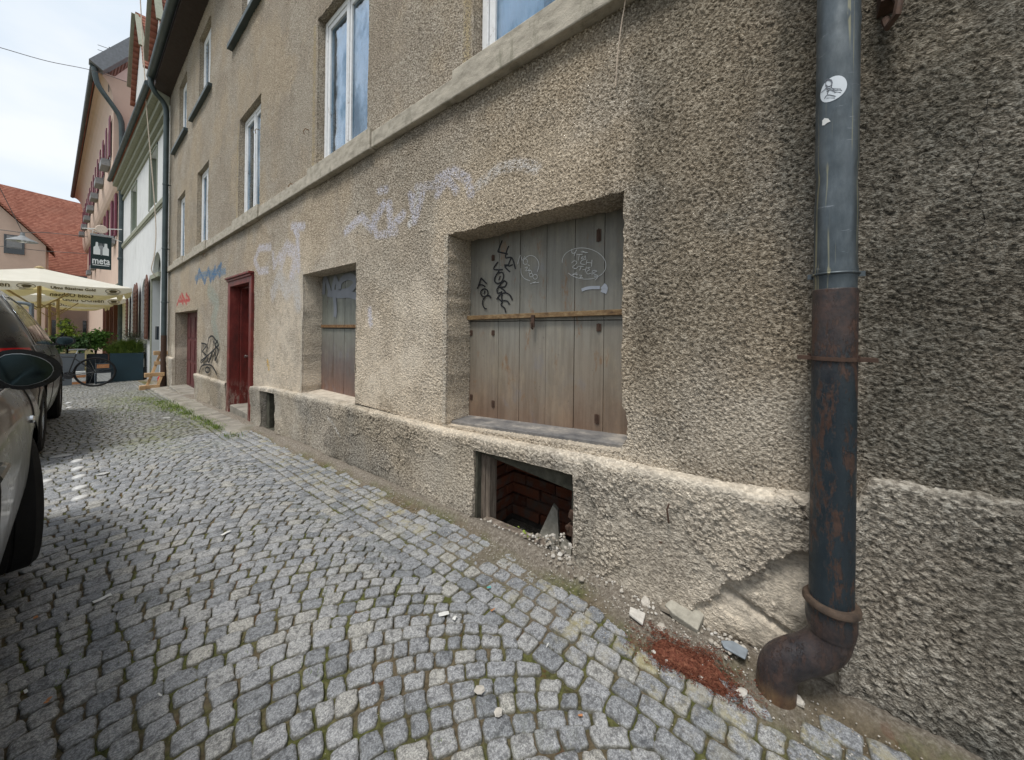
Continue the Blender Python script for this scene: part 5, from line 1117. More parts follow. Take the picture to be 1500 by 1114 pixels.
        b = MB(); b.add(V, F); b.bar((bx-side*.03, ms+.05, cz-.05), (bx+side*.06, ms+.05, cz-.045), .06, .035); mh = b.build('door_mirror', M['gloss'], car, smooth=True)
        rim_ = MB(); lo = [(V[k][0]*1.0, ms-.004, V[k][2]) for k in range(nk)]; cxm = sum(p[0] for p in lo)/nk
        loop = [(cxm+(p[0]-cxm)*.80-side*.006, ms-.003, cz+(p[2]-cz)*.78) for p in lo]; rim_.tube(loop+[loop[0], loop[1]], .0014, 6, cap=False); rim_.build('mirror_rim', M['lamp'], mh, smooth=True)
        g = MB(); g.prism([(cxm+(p[0]-cxm)*.79-side*.006, ms-.006, cz+(p[2]-cz)*.77) for p in lo], (0, .004, 0)); g.build('mirror_glass', M['mirror'], mh)
    return car, surf
hatch = [(0, .70), (.04, .98), (.10, 1.06), (.30, 1.25), (.62, 1.43, 1), (1.3, 1.475), (2.1, 1.45, 1), (2.6, 1.30), (3.16, 1.03, 1), (3.6, .95), (3.95, .86), (4.18, .70), (4.25, .58)]
suv = [(0, .88), (.04, 1.20), (.10, 1.30), (.24, 1.50), (.55, 1.76, 1), (1.45, 1.87), (2.45, 1.84, 1), (3.0, 1.64), (3.5, 1.33, 1), (4.0, 1.24), (4.5, 1.13), (4.8, .98), (4.95, .72)]
c1, s1 = make_car('nearest graphite parked car, only its flank, front wheel and door mirror in view', M['paint1'], (-.135, -.30, 0), 0, 4.25, 1.76, hatch, [(0, .92), (1, .93), (2.6, .94), (3.2, .93), (4.25, .80)], (.75, 3.30), steer=.16, RW=.325, mir=2.46, mirz=.018)
q = s1(3.02, .27); b = MB(); b.lathe([(0, .010), (.013, .009), (.017, .004), (.017, -.010)], (q.x+.004, q.y, q.z), 'X', 18); b.build('round_chrome_cap', M['chrome'], c1, smooth=True)
c2, s2 = make_car('black parked car ahead of the nearest one, with red tail light and chrome window trim', M['paint2'], (-.25, 5.55, float(zg(5.6))), -.020, 4.95, 1.80, suv, [(0, 1.17), (1, 1.18), (3.4, 1.18), (4.95, .98)], (.95, 3.95), RW=.37)
c2.rotation_euler = (math.atan(-.04), 0, -.020)

# ------------------------------------------------------------------ terrace at the end of the street
M['planterteal'] = simple('petrol blue planter', (.018, .045, .060), .5, .4, var=.12, scale=3); M['plantergrey'] = simple('grey planter', (.12, .135, .15), .5, .4, var=.12, scale=3); M['planterdark'] = simple('dark planter', (.022, .032, .042), .5, .4, var=.15)
def planter(x0, x1, y0, y1, h, mat, label):
    z0 = float(zg(y0)); root = tag(empty('planter', ((x0+x1)/2, (y0+y1)/2, z0)), label, 'planter', 'planters in front of the terrace'); a, c = (x1-x0)/2, (y1-y0)/2
    b = MB(); t = .03; b.box((-a, -c, 0), (a, -c+t, h)); b.box((-a, c-t, 0), (a, c, h)); b.box((-a, -c+t, 0), (-a+t, c-t, h)); b.box((a-t, -c+t, 0), (a, c-t, h)); b.build('box', M[mat], root, bevel=.004)
    b = MB(); b.box((-a+t, -c+t, .02), (a-t, c-t, h-.04)); b.build('earth', M['stem'], root); return root
planter(.66, 1.42, 17.5, 18.1, .95, 'planterteal', 'petrol blue planter box beside the white house wall'); planter(.17, .62, 17.75, 18.25, .93, 'planterdark', 'dark planter box between the blue and the grey one'); planter(-.50, .13, 17.3, 17.8, .97, 'plantergrey', 'light grey planter box behind the bicycle'); planter(-1.25, -.55, 17.6, 18.1, .97, 'planterdark', 'dark planter box at the left end, mostly behind the car')
def plant(name, x, y, zb, R_, hh, n, size, leaf, label, cat, stems=5, thin=.42, shape='ball', droop=.3):
    root = tag(empty(name, (x, y, zb)), label, cat); b = MB(); tips = []
    for i in range(stems):
        a = random.uniform(0, 6.3); r = R_*random.uniform(.1, .8); e = Vector((math.cos(a)*r, math.sin(a)*r*.7, hh*random.uniform(.55, .98))); m_ = Vector((e.x*.3, e.y*.3, e.z*.5)); b.tube(cr([(0, 0, -.03), m_, e], 3), [.012, .011, .010, .008, .006, .005, .003][:7], 5); tips.append((m_, e))
    b.build('stem', M['stem'], root)
    b = MB()
    cl = [(Vector((random.gauss(0, R_*.42), random.gauss(0, R_*.35), hh*random.uniform(.25, .95)))) for _ in range(max(6, n//55))]
    def cf():
        if random.random() < .35: m_, e = random.choice(tips); t = random.uniform(.2, 1.05); return m_.lerp(e, t)+Vector((random.gauss(0, .03), random.gauss(0, .03), random.gauss(0, .03)))
        c = random.choice(cl); return c+Vector((random.gauss(0, R_*.17), random.gauss(0, R_*.17), random.gauss(0, hh*.07)))
    if shape == 'grass':
        for i in range(n):
            a = random.uniform(0, 6.3); r = random.uniform(0, R_); p0 = Vector((math.cos(a)*r*.9, math.sin(a)*r*.5, 0)); o_ = Vector((random.gauss(0, .12), random.gauss(0, .10), hh*random.uniform(.35, 1.1)*(.6+.5*math.sin(p0.x*9+2)**2+.25*math.cos(p0.x*23)))); wv = Vector((.006, .004, 0)); p1 = p0+o_*.6+Vector((0, 0, hh*.1)); p2 = p0+o_*1.0+Vector((o_.x*.8, o_.y*.8, -hh*.12)); b.add([p0-wv, p0+wv, p1+wv, p1-wv, p2], [(0, 1, 2, 3), (3, 2, 4)])
    else: leafcloud(b, n, cf, size, droop, thin)
    b.build('foliage', M[leaf], root); return root
plant('ornamental_grass', 1.02, 17.8, .27, .42, .42, 3200, .05, 'grassblade', 'feathery bright green planting in the petrol blue planter', 'plant', shape='grass', stems=3)
plant('olive_shrub', 1.20, 18.6, -.1, .34, 1.20, 1500, .055, 'leafolive', 'grey-green olive shrub behind the petrol blue planter', 'shrub', thin=.2)
plant('leafy_shrub', .36, 18.0, .20, .33, .85, 1400, .075, 'leaf', 'bushy green shrub in the dark planter', 'shrub')
plant('leafy_shrub', .02, 17.6, .28, .26, .55, 900, .07, 'leafdark', 'low dark green shrub at the right of the grey planter', 'shrub')
plant('leafy_shrub', -.55, 17.8, .25, .38, .60, 1200, .07, 'leafdark', 'dark green shrub above the car bonnet', 'shrub')
plant('sapling', -.22, 18.2, .25, .42, 1.15, 420, .085, 'leafyellow', 'sparse yellow-green sapling rising behind the grey planter', 'tree', stems=7)
plant('sapling', -.85, 18.0, .25, .35, .95, 380, .085, 'leafyellow', 'sparse yellow-green sapling left of the parasol pole', 'tree', stems=6)
plant('rosemary_shrub', 1.50, 17.9, -.1, .14, .55, 500, .04, 'leafolive', 'small grey-green plant squeezed between planter and white wall', 'shrub', thin=.2)

# bicycle ------------------------------------------------------------------
bp = gp(139, 566.6); RWb = .43; bk_ = tag(empty('bicycle', (bp.x, bp.y, bp.z), math.atan2(.28, -.96)), 'black bicycle parked in front of the planters, rear wheel towards the wall', 'bicycle'); M['bikeframe'] = simple('black bicycle frame', (.012, .012, .014), .35, .5)
k_ = 1.22
def wheelb(cx):
    b = MB(); n = 48; b.tube([(cx+RWb*math.cos(2*PI*i/n)*.955, 0, RWb+RWb*.955*math.sin(2*PI*i/n)) for i in range(n+1)], .022, 8, cap=False); w_ = b.build('wheel', M['rubber'], bk_, smooth=True)
    b = MB(); b.tube([(cx+RWb*.895*math.cos(2*PI*i/n), 0, RWb+RWb*.895*math.sin(2*PI*i/n)) for i in range(n+1)], .010, 6, cap=False); b.lathe([(.0, -.04), (.022, -.04), (.022, .04), (0, .04)], (cx, 0, RWb), 'Y', 10); b.build('rim', M['bikeframe'], w_, smooth=True)
    b = MB()
    for i in range(20):
        a = 2*PI*i/20; b.bar((cx+.02*math.cos(a+1), .03*(-1)**i, RWb+.02*math.sin(a+1)), (cx+RWb*.89*math.cos(a), 0, RWb+RWb*.89*math.sin(a)), .0025, .0025)
    b.build('spokes', M['chrome'], w_)
wheelb(0); wheelb(1.05*k_)
bb = (.43*k_, 0, .29*k_); st = (.30*k_, 0, .80*k_); hd = (.88*k_, 0, .80*k_); hd2 = (.92*k_, 0, .66*k_); fx = (1.05*k_, 0, RWb)
b = MB()
for a, c, r_t in [(bb, st, .016), (bb, hd2, .018), ((.335*k_, 0, .72*k_), (.885*k_, 0, .77*k_), .015), (hd, hd2, .018)]: b.tube([a, c], r_t, 8)
for s_ in (-.05, .05): b.tube([(0, s_, RWb), (bb[0], s_*.5, bb[2])], .009, 6); b.tube([(0, s_, RWb), (.335*k_, s_*.3, .70*k_)], .008, 6); b.tube([hd2, (.93*k_, s_, .60*k_), (fx[0], s_, RWb)], .011, 6)
b.build('frame', M['bikeframe'], bk_, smooth=True)
b = MB(); b.tube([st, (.275*k_, 0, .88*k_)], .012, 8); b.build('seat_post', M['chrome'], bk_); b = MB(); b.prism([(.14*k_, -.07, .885*k_), (.14*k_, .07, .885*k_), (.30*k_, .04, .89*k_), (.42*k_, .015, .88*k_), (.42*k_, -.015, .88*k_), (.30*k_, -.04, .89*k_)], (0, 0, .035)); b.build('saddle', simple('grey saddle', (.16, .16, .17), .6, .3), bk_, bevel=.01)
b = MB(); b.tube([hd, (.86*k_, 0, .90*k_)], .014, 8); b.tube([(.80*k_, -.30, .93*k_), (.86*k_, -.12, .91*k_), (.86*k_, .12, .91*k_), (.80*k_, .30, .93*k_)], .012, 8); b.build('handlebar', M['bikeframe'], bk_, smooth=True)
b = MB(); b.lathe([(.02, -.005), (.11, -.004), (.11, .004), (.02, .005)], (bb[0], -.06, bb[2]), 'Y', 24); b.bar((bb[0], -.07, bb[2]), (bb[0]+.13, -.07, bb[2]-.13), .014, .02); b.bar((bb[0], .07, bb[2]), (bb[0]-.13, .07, bb[2]+.13), .014, .02); b.box((bb[0]+.09, -.15, bb[2]-.15), (bb[0]+.18, -.07, bb[2]-.12)); b.build('crankset', M['bikeframe'], bk_)
# parcels behind the wheel
for lab, x, y, s_, m1, h0 in [('small black and orange box behind the bicycle wheel', .50, 17.2, .16, 'orange', .42), ('small white-topped box under the orange one', .52, 17.22, .18, 'planterdark', .0)]:
    z = float(zg(y)); b = MB(); b.box((-s_, -.1, 0), (s_, .1, .40 if h0 == 0 else .22)); o = b.build('box', M['planterdark'], bevel=.006); o.location = (x, y, z+(h0 if h0 else 0)); tag(o, lab, 'box')
    b2 = MB(); b2.box((-s_*.8, -.104, .08), (s_*.8, -.1005, .20 if h0 else .34)); b2.build('front_sticker', M['orange'] if h0 else M['paper'], o)
z = float(zg(17.3)); b = MB()
for k in range(4): b.box((-.13, -.06, .05+k*.10), (.13, .06, .145+k*.10))
o = b.build('striped_box', M['paper'], bevel=.004); o.location = (.02, 17.0, z+.2); tag(o, 'small red and white striped box seen through the bicycle frame', 'box'); b = MB()
for k in (0, 2): b.box((-.131, -.063, .06+k*.10), (.131, -.0605, .135+k*.10))
b.build('stripe', M['orange'], o)
o.location = (.02, 17.0, z)
b = MB(); b.box((0, 0, 0), (.09, .25, .42)); o = b.build('utility_box', M['plastic'], bevel=.006); o.location = (1.44, 17.5, z); tag(o, 'small black box standing right of the petrol blue planter', 'box')
# wooden rack leaning in the corner by the downpipe
M['pine'] = simple('raw pine', (.46, .30, .16), .7, .3, var=.15, scale=25)
pr = gp(222, 570); rk = tag(empty('wooden_rack', (pr.x, pr.y, pr.z)), 'raw pine slatted pallet rack leaning beside the far downpipe', 'pallet')
top = ony(243, 517, pr.y+.45)-pr; u3 = Vector((.20, -.05, 0))
for k, s_ in enumerate((0, 1)):
    b = MB(); b.bar(u3*s_-u3*.5+Vector((0, 0, .03)), u3*s_-u3*.5+top, .06, .035, up=(0, 1, 0)); b.build('rail', M['pine'], rk, bevel=.002)
for t in (.03, .36, .68, .97):
    c = top*t; b = MB(); b.bar(c-u3*.72+Vector((0, -.03, .03)), c+u3*.72+Vector((0, -.03, .03)), .06, .10, up=(0, 0, 1)); b.build('slat', M['pine'], rk, bevel=.002)
for t in (.03, .36, .97):
    c = top*t; b = MB(); b.box((c.x-.20-.05, c.y-.20, c.z-.02), (c.x-.20+.06, c.y-.05, c.z+.09)); b.build('block', M['pine'], rk, bevel=.002)
q = gp(236, 566); b = MB(); b.lathe([(.02, 0), (.10, .01), (.145, .10), (.15, .20), (.11, .29), (.05, .32), (0, .33)], seg=18); o = b.build('red_bag', M['tail'], smooth=True); o.location = (q.x+.12, q.y+.5, float(zg(q.y+.5))); tag(o, 'red rounded bag behind the raw pine rack', 'bag')  # rounded red bag standing behind the rack
# grey hoop with a small plate beyond the black car
hx = ony(46, 470, 12.6); hz = float(zg(12.6)); b = MB(); t_ = ony(46, 446, 12.6).z; xl = hx.x-.75
b.tube(cr([(hx.x, 12.6, hz), (hx.x, 12.6, t_-.15), (hx.x-.02, 12.6, t_-.03), (hx.x-.12, 12.6, t_+.02), (xl+.12, 12.6, t_+.03), (xl+.02, 12.6, t_-.02), (xl, 12.6, t_-.14), (xl, 12.6, hz)], 4), .035, 10)
hp = b.build('hoop_barrier', simple('galvanised tube', (.20, .23, .25), .45, .4, .5), smooth=True); tag(hp, 'grey steel hoop barrier standing beyond the black car', 'barrier'); b = MB(); b.box((hx.x-.20, 12.56, t_-.27), (hx.x-.08, 12.575, t_-.10)); b.build('plate', M['paper'], hp, bevel=.004)

# parasols --------------------------------------------------------------------
M['canvas'] = (lambda n: (n.col(n.ramp(n.noise(3, 4), [(.3, (.66, .60, .42)), (.7, (.76, .70, .52))])), n.m)[1])(N('cream canvas', .9, .1))
n = N('cream canvas', .9, .1); n.col(n.ramp(n.noise(3, 4), [(.3, (.76, .74, .66)), (.7, (.84, .82, .75))]))
tr = n.t.nodes.new('ShaderNodeBsdfTranslucent'); tr.inputs[0].default_value = (.85, .72, .34, 1); ms_ = n.t.nodes.new('ShaderNodeMixShader'); ms_.inputs[0].default_value = .33
n.t.links.new(n.b.outputs[0], ms_.inputs[1]); n.t.links.new(tr.outputs[0], ms_.inputs[2]); n.t.links.new(ms_.outputs[0], n.o.inputs[0]); M['canvas'] = n.m
M['print'] = simple('dark print', (.10, .08, .04), .8, .1); M['pinewood'] = simple('light wood pole', (.40, .30, .16), .6, .3)
def parasol(x, y, zt, ze, hs, rz, label, texts):
    z0 = float(zg(y)); root = tag(empty('parasol', (x, y, z0), rz), label, 'parasol', 'cream parasols over the terrace'); za, zb = zt-z0, ze-z0
    c = [(-hs, -hs), (0, -hs), (hs, -hs), (hs, 0), (hs, hs), (0, hs), (-hs, hs), (-hs, 0)]; V = [(0, 0, za)]; m = 8; F = []
    for ring, (f, dz) in enumerate(((.33, 0), (.66, 0), (1, 0))):
        for i in range(8):
            for j in range(6):
                p = Vector((*c[i], 0)).lerp(Vector((*c[(i+1) % 8], 0)), j/6); sag = -.05*math.sin(PI*j/6)*f; V.append((p.x*f, p.y*f, za+(zb-za)*f+sag))
    k = 48
    F = [(0, 1+i, 1+(i+1) % k) for i in range(k)]+[(1+r*k+i, 1+(r+1)*k+i, 1+(r+1)*k+(i+1) % k, 1+r*k+(i+1) % k) for r in range(2) for i in range(k)]
    b = MB(); b.add(V, F); b.build('canopy', M['canvas'], root, smooth=False)
    b = MB(); V = []; vh = .26
    for i in range(8):
        for j in range(6):
            p = Vector((*c[i], 0)).lerp(Vector((*c[(i+1) % 8], 0)), j/6); t = j/6; dip = vh*(.45+.55*min(1, 4*min(t, 1-t)*1.3)); V.append((p.x, p.y, zb-.05*math.sin(PI*t))); V.append((p.x*1.002, p.y*1.002, zb-.05*math.sin(PI*t)-dip))
    b.add(V, [(2*i, 2*i+1, (2*i+3) % 96, (2*i+2) % 96) for i in range(48)]); val = b.build('valance', M['canvas'], root)
    b = MB(); b.tube([(0, 0, 0), (0, 0, za+.06)], .045, 12); b.lathe([(0, .0), (.10, 0), (.10, .04), (.03, .09), (0, .09)], (0, 0, za-.02), seg=12); b.box((-.35, -.35, 0), (.35, .35, .06)); b.build('pole', M['pinewood'], root)
    for p in c:
        b = MB(); b.bar((0, 0, za-.10), (p[0]*.98, p[1]*.98, zb-.03), .025, .03); b.bar((0, 0, zb-.75), (p[0]*.55, p[1]*.55, za+(zb-za)*.55-.06), .022, .025); b.build('rib', M['pinewood'], root)
    for (tx, ox, side, sz) in texts:
        if side == 0: mw = frame_mat((ox, -hs-.012, zb-.15), (1, 0, 0), (0, 0, 1))
        elif side == 1: mw = frame_mat((hs+.012, ox, zb-.15), (0, 1, 0), (0, 0, 1))
        elif side == 3: mw = frame_mat((ox, hs-.014, zb-.15), (-1, 0, 0), (0, 0, 1))
        else: mw = frame_mat((ox, hs+.012, zb-.15), (-1, 0, 0), (0, 0, 1))
        if tx == '@':   # round crest: ox head in an oval
            b = MB(); cx_, cy_, cz_ = mw.translation
            b.tube([(ox+.16*math.cos(t), cy_-.004, zb-.15+.075*math.sin(t)) for t in np.linspace(0, 2*PI, 20)], .008, 5, cap=False); b.prism([(ox-.09, cy_-.004, zb-.13), (ox-.03, cy_-.004, zb-.105), (ox+.06, cy_-.004, zb-.11), (ox+.10, cy_-.004, zb-.14), (ox+.06, cy_-.004, zb-.19), (ox-.05, cy_-.004, zb-.20)], (0, .004, 0)); b.tube([(ox+.12*math.cos(t), cy_-.004, zb-.235+.02*math.sin(t)) for t in np.linspace(PI, 2*PI, 8)], .007, 5); b.build('crest', M['print'], root)
        else: textmesh('lettering', tx, sz, M['print'], root, mw, .0015, align='CENTER', bold=.004)
    return root
a = ony(58, 393, 19.2)
parasol(a.x, a.y, a.z, 2.50, 1.85, .05, 'nearest cream parasol with dark lettering on its valance', [('Gold Ochsen', -1.02, 0, .19), ('@', -.24, 0, 1), ('Ulms flüssiges Gold', .62, 0, .11), ('@', 1.42, 0, 1), ('Gold Ochsen', .75, 3, .19)])
parasol(-.55, 24.2, 3.15, 2.40, 1.85, .04, 'second cream parasol partly hidden behind the nearest one', [('Gold Ochsen', .6, 0, .2), ('@', 1.4, 0, 1)])
parasol(-.9, 28.6, 3.05, 2.35, 1.85, .02, 'farthest cream parasol behind the other two', [('Gold Ochsen', .3, 0, .2)])
#@@PART5
# ------------------------------------------------------------------ white house
M['whitewall'] = simple('white render', (.62, .63, .63), .85, .2, var=.06, scale=3, bump=.003, bscale=40, dirt=(.40, .40, .38), dirt_amt=.4)
M['greytrim'] = simple('grey-green stone trim', (.27, .28, .22), .8, .2, var=.15); M['reveal'] = simple('grey-green reveal', (.20, .22, .17), .8, .2, var=.1)
M['shutbrown'] = simple('brown louvred shutter', (.11, .045, .032), .6, .3, var=.25, scale=30); M['tile'] = None
n = N('red clay tiles', .85, .2); v_ = n.map((1, 1, 1)); wv = n.t.nodes.new('ShaderNodeTexWave'); wv.wave_type = 'BANDS'; wv.bands_direction = 'Z'; wv.inputs['Scale'].default_value = 1.9; wv.inputs['Distortion'].default_value = .6; n.put(wv.inputs[0], n.tc)
cell = n.vor(7, vec=n.map((.8, 0.2, 1.0)), out='Color'); k = n.ramp(n.xyz(cell)[0], [(0, (.21, .075, .05)), (.5, (.27, .105, .07)), (1, (.33, .145, .10))])
k = n.mix(n.mr(n.noise(.5, 4), .45, .6, 0, .5), k, (.24, .10, .07)); k = n.mix(n.mr(wv.outputs['Fac'], .0, .25, .55, 0), k, (.09, .03, .02)); n.col(k); n.bump(wv.outputs['Fac'], .03); M['tile'] = n.m
M['pink'] = simple('pale pink render', (.60, .46, .38), .85, .2, var=.05, scale=2, dirt=(.42, .33, .28), dirt_amt=.3); M['pinklight'] = simple('rosy render', (.68, .52, .48), .85, .2, var=.05, scale=2); M['purple'] = simple('plum shutter', (.16, .045, .07), .6, .3, var=.2)
M['flowerbox'] = simple('grey flower box', (.26, .27, .28), .7, .2); M['verge'] = simple('grey verge boards', (.20, .22, .24), .7, .3)
KF = -.0288
def fx_(y, off=0): return 1.60+KF*(y-14.1)+off      # facade line of the white house
wh_ = tag(empty('white_house', (0, 0, 0)), 'white rendered house with grey cornice, arched openings and brown shutters', 'house')
def facade(b, y0, y1, z0, z1, x0, x1):  # slanted box following the facade line; x0/x1 offsets towards +x
    b.add([(fx_(y0, x0), y0, z0), (fx_(y0, x1), y0, z0), (fx_(y1, x1), y1, z0), (fx_(y1, x0), y1, z0), (fx_(y0, x0), y0, z1), (fx_(y0, x1), y0, z1), (fx_(y1, x1), y1, z1), (fx_(y1, x0), y1, z1)], [(0, 3, 2, 1), (4, 5, 6, 7), (0, 1, 5, 4), (1, 2, 6, 5), (2, 3, 7, 6), (3, 0, 4, 7)])
def wallholes(b, y0, y1, z0, z1, th, holes):
    ysx = sorted({y0, y1, *[h[0] for h in holes], *[h[1] for h in holes]})
    for a, c in zip(ysx[:-1], ysx[1:]):
        hs = sorted([(h[2], h[3]) for h in holes if h[0] <= a+1e-6 and h[1] >= c-1e-6]); z = z0
        for h0, h1 in hs: facade(b, a, c, z, h0, 0, th); z = h1
        facade(b, a, c, z, z1, 0, th)
holes = [(16.0, 17.35, 5.25, 7.05), (20.45, 21.9, 5.2, 6.95), (15.15, 16.55, -1.2, 3.6), (17.55, 18.9, .75, 2.95), (20.3, 21.6, .75, 2.85)]
b = MB(); wallholes(b, 14.06, 24.85, -1.3, 7.6, .30, holes); b.build('wall', M['whitewall'], wh_)
b = MB(); facade(b, 14.06, 24.85, -1.3, 7.6, .55, 7.5); b.build('rear_walls', M['reveal'], wh_)
for (y0, y1, z0, z1) in holes:
    if z0 > 3:
        b = MB(); facade(b, y0, y1, z0, z1, .30, .34); w_ = b.build('window', M['white'], wh_); b = MB(); facade(b, y0+.10, (y0+y1)/2-.03, z0+.1, z1-.1, .285, .299); facade(b, (y0+y1)/2+.03, y1-.10, z0+.1, z1-.1, .285, .299); b.build('pane', M['glass'], w_)
        b = MB(); facade(b, y1-.02, y1+.0, z0, z1, .01, .30); facade(b, y0-.10, y0-.004, z0-.05, z1+.08, -.02, .0); facade(b, y1+.004, y1+.10, z0-.05, z1+.08, -.02, 0); facade(b, y0-.1, y1+.1, z1+.004, z1+.1, -.02, 0); b.build('window_surround', M['reveal'], w_)
b = MB(); facade(b, 14.08, 24.9, 4.92, 5.06, -.06, 0); facade(b, 14.08, 24.9, 4.86, 4.92, -.03, 0); b.build('string_course', M['greytrim'], wh_)
for i_, (z0, z1, o_) in enumerate([(7.15, 7.27, .05), (7.42, 7.60, .10), (7.60, 7.78, .20), (7.78, 7.98, .34)]):
    b = MB(); facade(b, 14.08, 24.9, z0, z1, -o_, .0); b.build('cornice', M['greytrim'], wh_)
b = MB(); b.tube([(fx_(14.1, -.44), 14.1, 8.02), (fx_(24.9, -.44), 24.9, 8.02)], .075, 12); b.build('gutter', M['gutter'], wh_, smooth=True)
b = MB(); b.add([(fx_(14.08, -.42), 14.08, 8.05), (fx_(24.88, -.42), 24.88, 8.05), (fx_(24.88, 4.2), 24.88, 13.4), (fx_(14.08, 4.2), 14.08, 13.4), (fx_(14.08, -.42), 14.08, 7.98), (fx_(24.88, -.42), 24.88, 7.98), (fx_(24.88, 4.2), 24.88, 7.98), (fx_(14.08, 4.2), 14.08, 7.98)], [(0, 1, 2, 3), (4, 7, 6, 5), (0, 4, 5, 1), (1, 5, 6, 2), (2, 6, 7, 3), (3, 7, 4, 0)]); b.build('roof', M['tile'], wh_)
for y0, y1, zt in [(14.5, 16.6, 12.0), (17.9, 20.9, 12.9)]:       # wall dormers flush with the front
    b = MB(); ym = (y0+y1)/2
    b.prism([(fx_(y0, -.02), y0, 8.0), (fx_(y1, -.02), y1, 8.0), (fx_(y1, -.02), y1, zt-2.4), (fx_(ym, -.02), ym, zt), (fx_(y0, -.02), y0, zt-2.4)], (3.4, 0, 0)); d_ = b.build('dormer', M['whitewall'], wh_)
    b = MB()
    for s_, ye in ((-1, y0), (1, y1)):
        oy = .22*s_; b.add([(fx_(ye, -.16), ye+oy, zt-2.4-.28), (fx_(ye, 3.4), ye+oy, zt-2.4-.28), (fx_(ye, 3.4), ym, zt+.06), (fx_(ye, -.16), ym, zt+.06), (fx_(ye, -.16), ye+oy, zt-2.4-.18), (fx_(ye, 3.4), ye+oy, zt-2.4-.18), (fx_(ye, 3.4), ym, zt+.18), (fx_(ye, -.16), ym, zt+.18)], [(0, 3, 2, 1), (4, 5, 6, 7), (0, 1, 5, 4), (1, 2, 6, 5), (2, 3, 7, 6), (3, 0, 4, 7)])
    b.build('dormer_roof', M['tile'], d_)
    b = MB(); facade(b, ym-.35, ym+.35, 8.9, 10.2, -.03, .0); b.build('dormer_window', M['darkglass'], d_)
    b = MB()
    for s_, ye in ((-1, y0), (1, y1)): b.bar((fx_(ye, -.18), ye+.22*s_, zt-1.95), (fx_(ye, -.18), ym, zt+.08), .06, .16, up=(1, 0, 0))
    b.build('verge_board', M['greytrim'], d_)
# ground-floor: door niche with lunette, arched windows, shutters
b = MB(); facade(b, 15.15, 16.55, -1.2, 2.75, .40, .46); b.build('door', simple('grey-green door', (.15, .17, .14), .6, .3), wh_)
b = MB(); facade(b, 15.10, 16.62, 2.76, 2.90, -.06, .42); facade(b, 16.56, 16.72, -1.1, 2.76, -.03, .0); b.build('door_lintel', M['greytrim'], wh_)
b = MB(); facade(b, 15.15, 16.55, 2.92, 3.58, .16, .20); b.build('fanlight', M['reveal'], wh_)
def archfill(yc, hw, zs_, zt_, par):
    b = MB(); n_ = 10; pts = []
    for s_ in (-1, 1):
        poly = [(yc+s_*hw, zt_)]+[(yc+s_*hw*math.cos(t), zs_+(zt_-.02-zs_)*math.sin(t)) for t in np.linspace(0, PI/2, n_)]+[(yc, zt_)]
        A = [(fx_(y_, .004), y_, z_) for y_, z_ in poly]; b.prism(A, (.12, 0, 0))
    b.build('arch', M['whitewall'], par)
archfill(15.85, .70, 2.95, 3.61, wh_); archfill(18.225, .675, 2.35, 2.96, wh_); archfill(20.95, .65, 2.25, 2.86, wh_)
for (y0, y1) in ((17.55, 18.9), (20.3, 21.6)):
    b = MB(); facade(b, y0, y1, .75, 2.95, .2, .24); b.build('window', M['darkglass'], wh_); b = MB(); facade(b, y0-.05, y1+.05, .62, .74, -.08, .1); b.build('window_sill', M['greytrim'], wh_)
def shutter(y0, y1, z0, z1, out, par, mat, x=None):
    b = MB(); n_ = 12; xx = fx_(y0) if x is None else x
    b.prism([(xx-out, y0, z0), (xx-out, y1, z0), (xx-out, y1, z1-.25), (xx-out, (y0+y1)/2, z1), (xx-out, y0, z1-.25)], (.035, 0, 0))
    for k in range(n_):
        z_ = z0+.06+(z1-.3-z0)*k/n_; b.box((xx-out-.014, y0+.05, z_), (xx-out-.001, y1-.05, z_+.05))
    b.build('shutter', mat, par)
shutter(16.80, 17.50, .78, 2.98, .10, wh_, M['shutbrown']); shutter(18.95, 19.55, .78, 2.86, .12, wh_, M['shutbrown']); shutter(19.65, 20.25, .78, 2.86, .10, wh_, M['shutbrown']); shutter(21.65, 22.3, .78, 2.84, .12, wh_, M['shutbrown'])
b = MB(); p = ony(233, 484, 15.6); b.box((fx_(15.7, -.02), 15.5, p.z-.30), (fx_(15.7, .03), 15.85, p.z+.12)); m_ = b.build('menu_board', M['planterdark'], bevel=.004); tag(m_, 'small dark menu board in the doorway of the white house', 'notice board')
b = MB(); b.tube(cr([(1.02, 15.3, 12.2), (1.18, 15.1, 8.6), (1.24, 15.05, 7.4), (1.36, 15.0, 5.6), (1.44, 15.0, 4.2), (1.42, 15.02, 3.4), (1.36, 15.05, 2.95), (1.46, 15.1, 2.72)], 5), .014, 6); tag(b.build('hanging_cable', simple('beige cable', (.55, .47, .38), .6, .3), smooth=True), 'long beige cable hanging down the corner of the white house', 'cable')

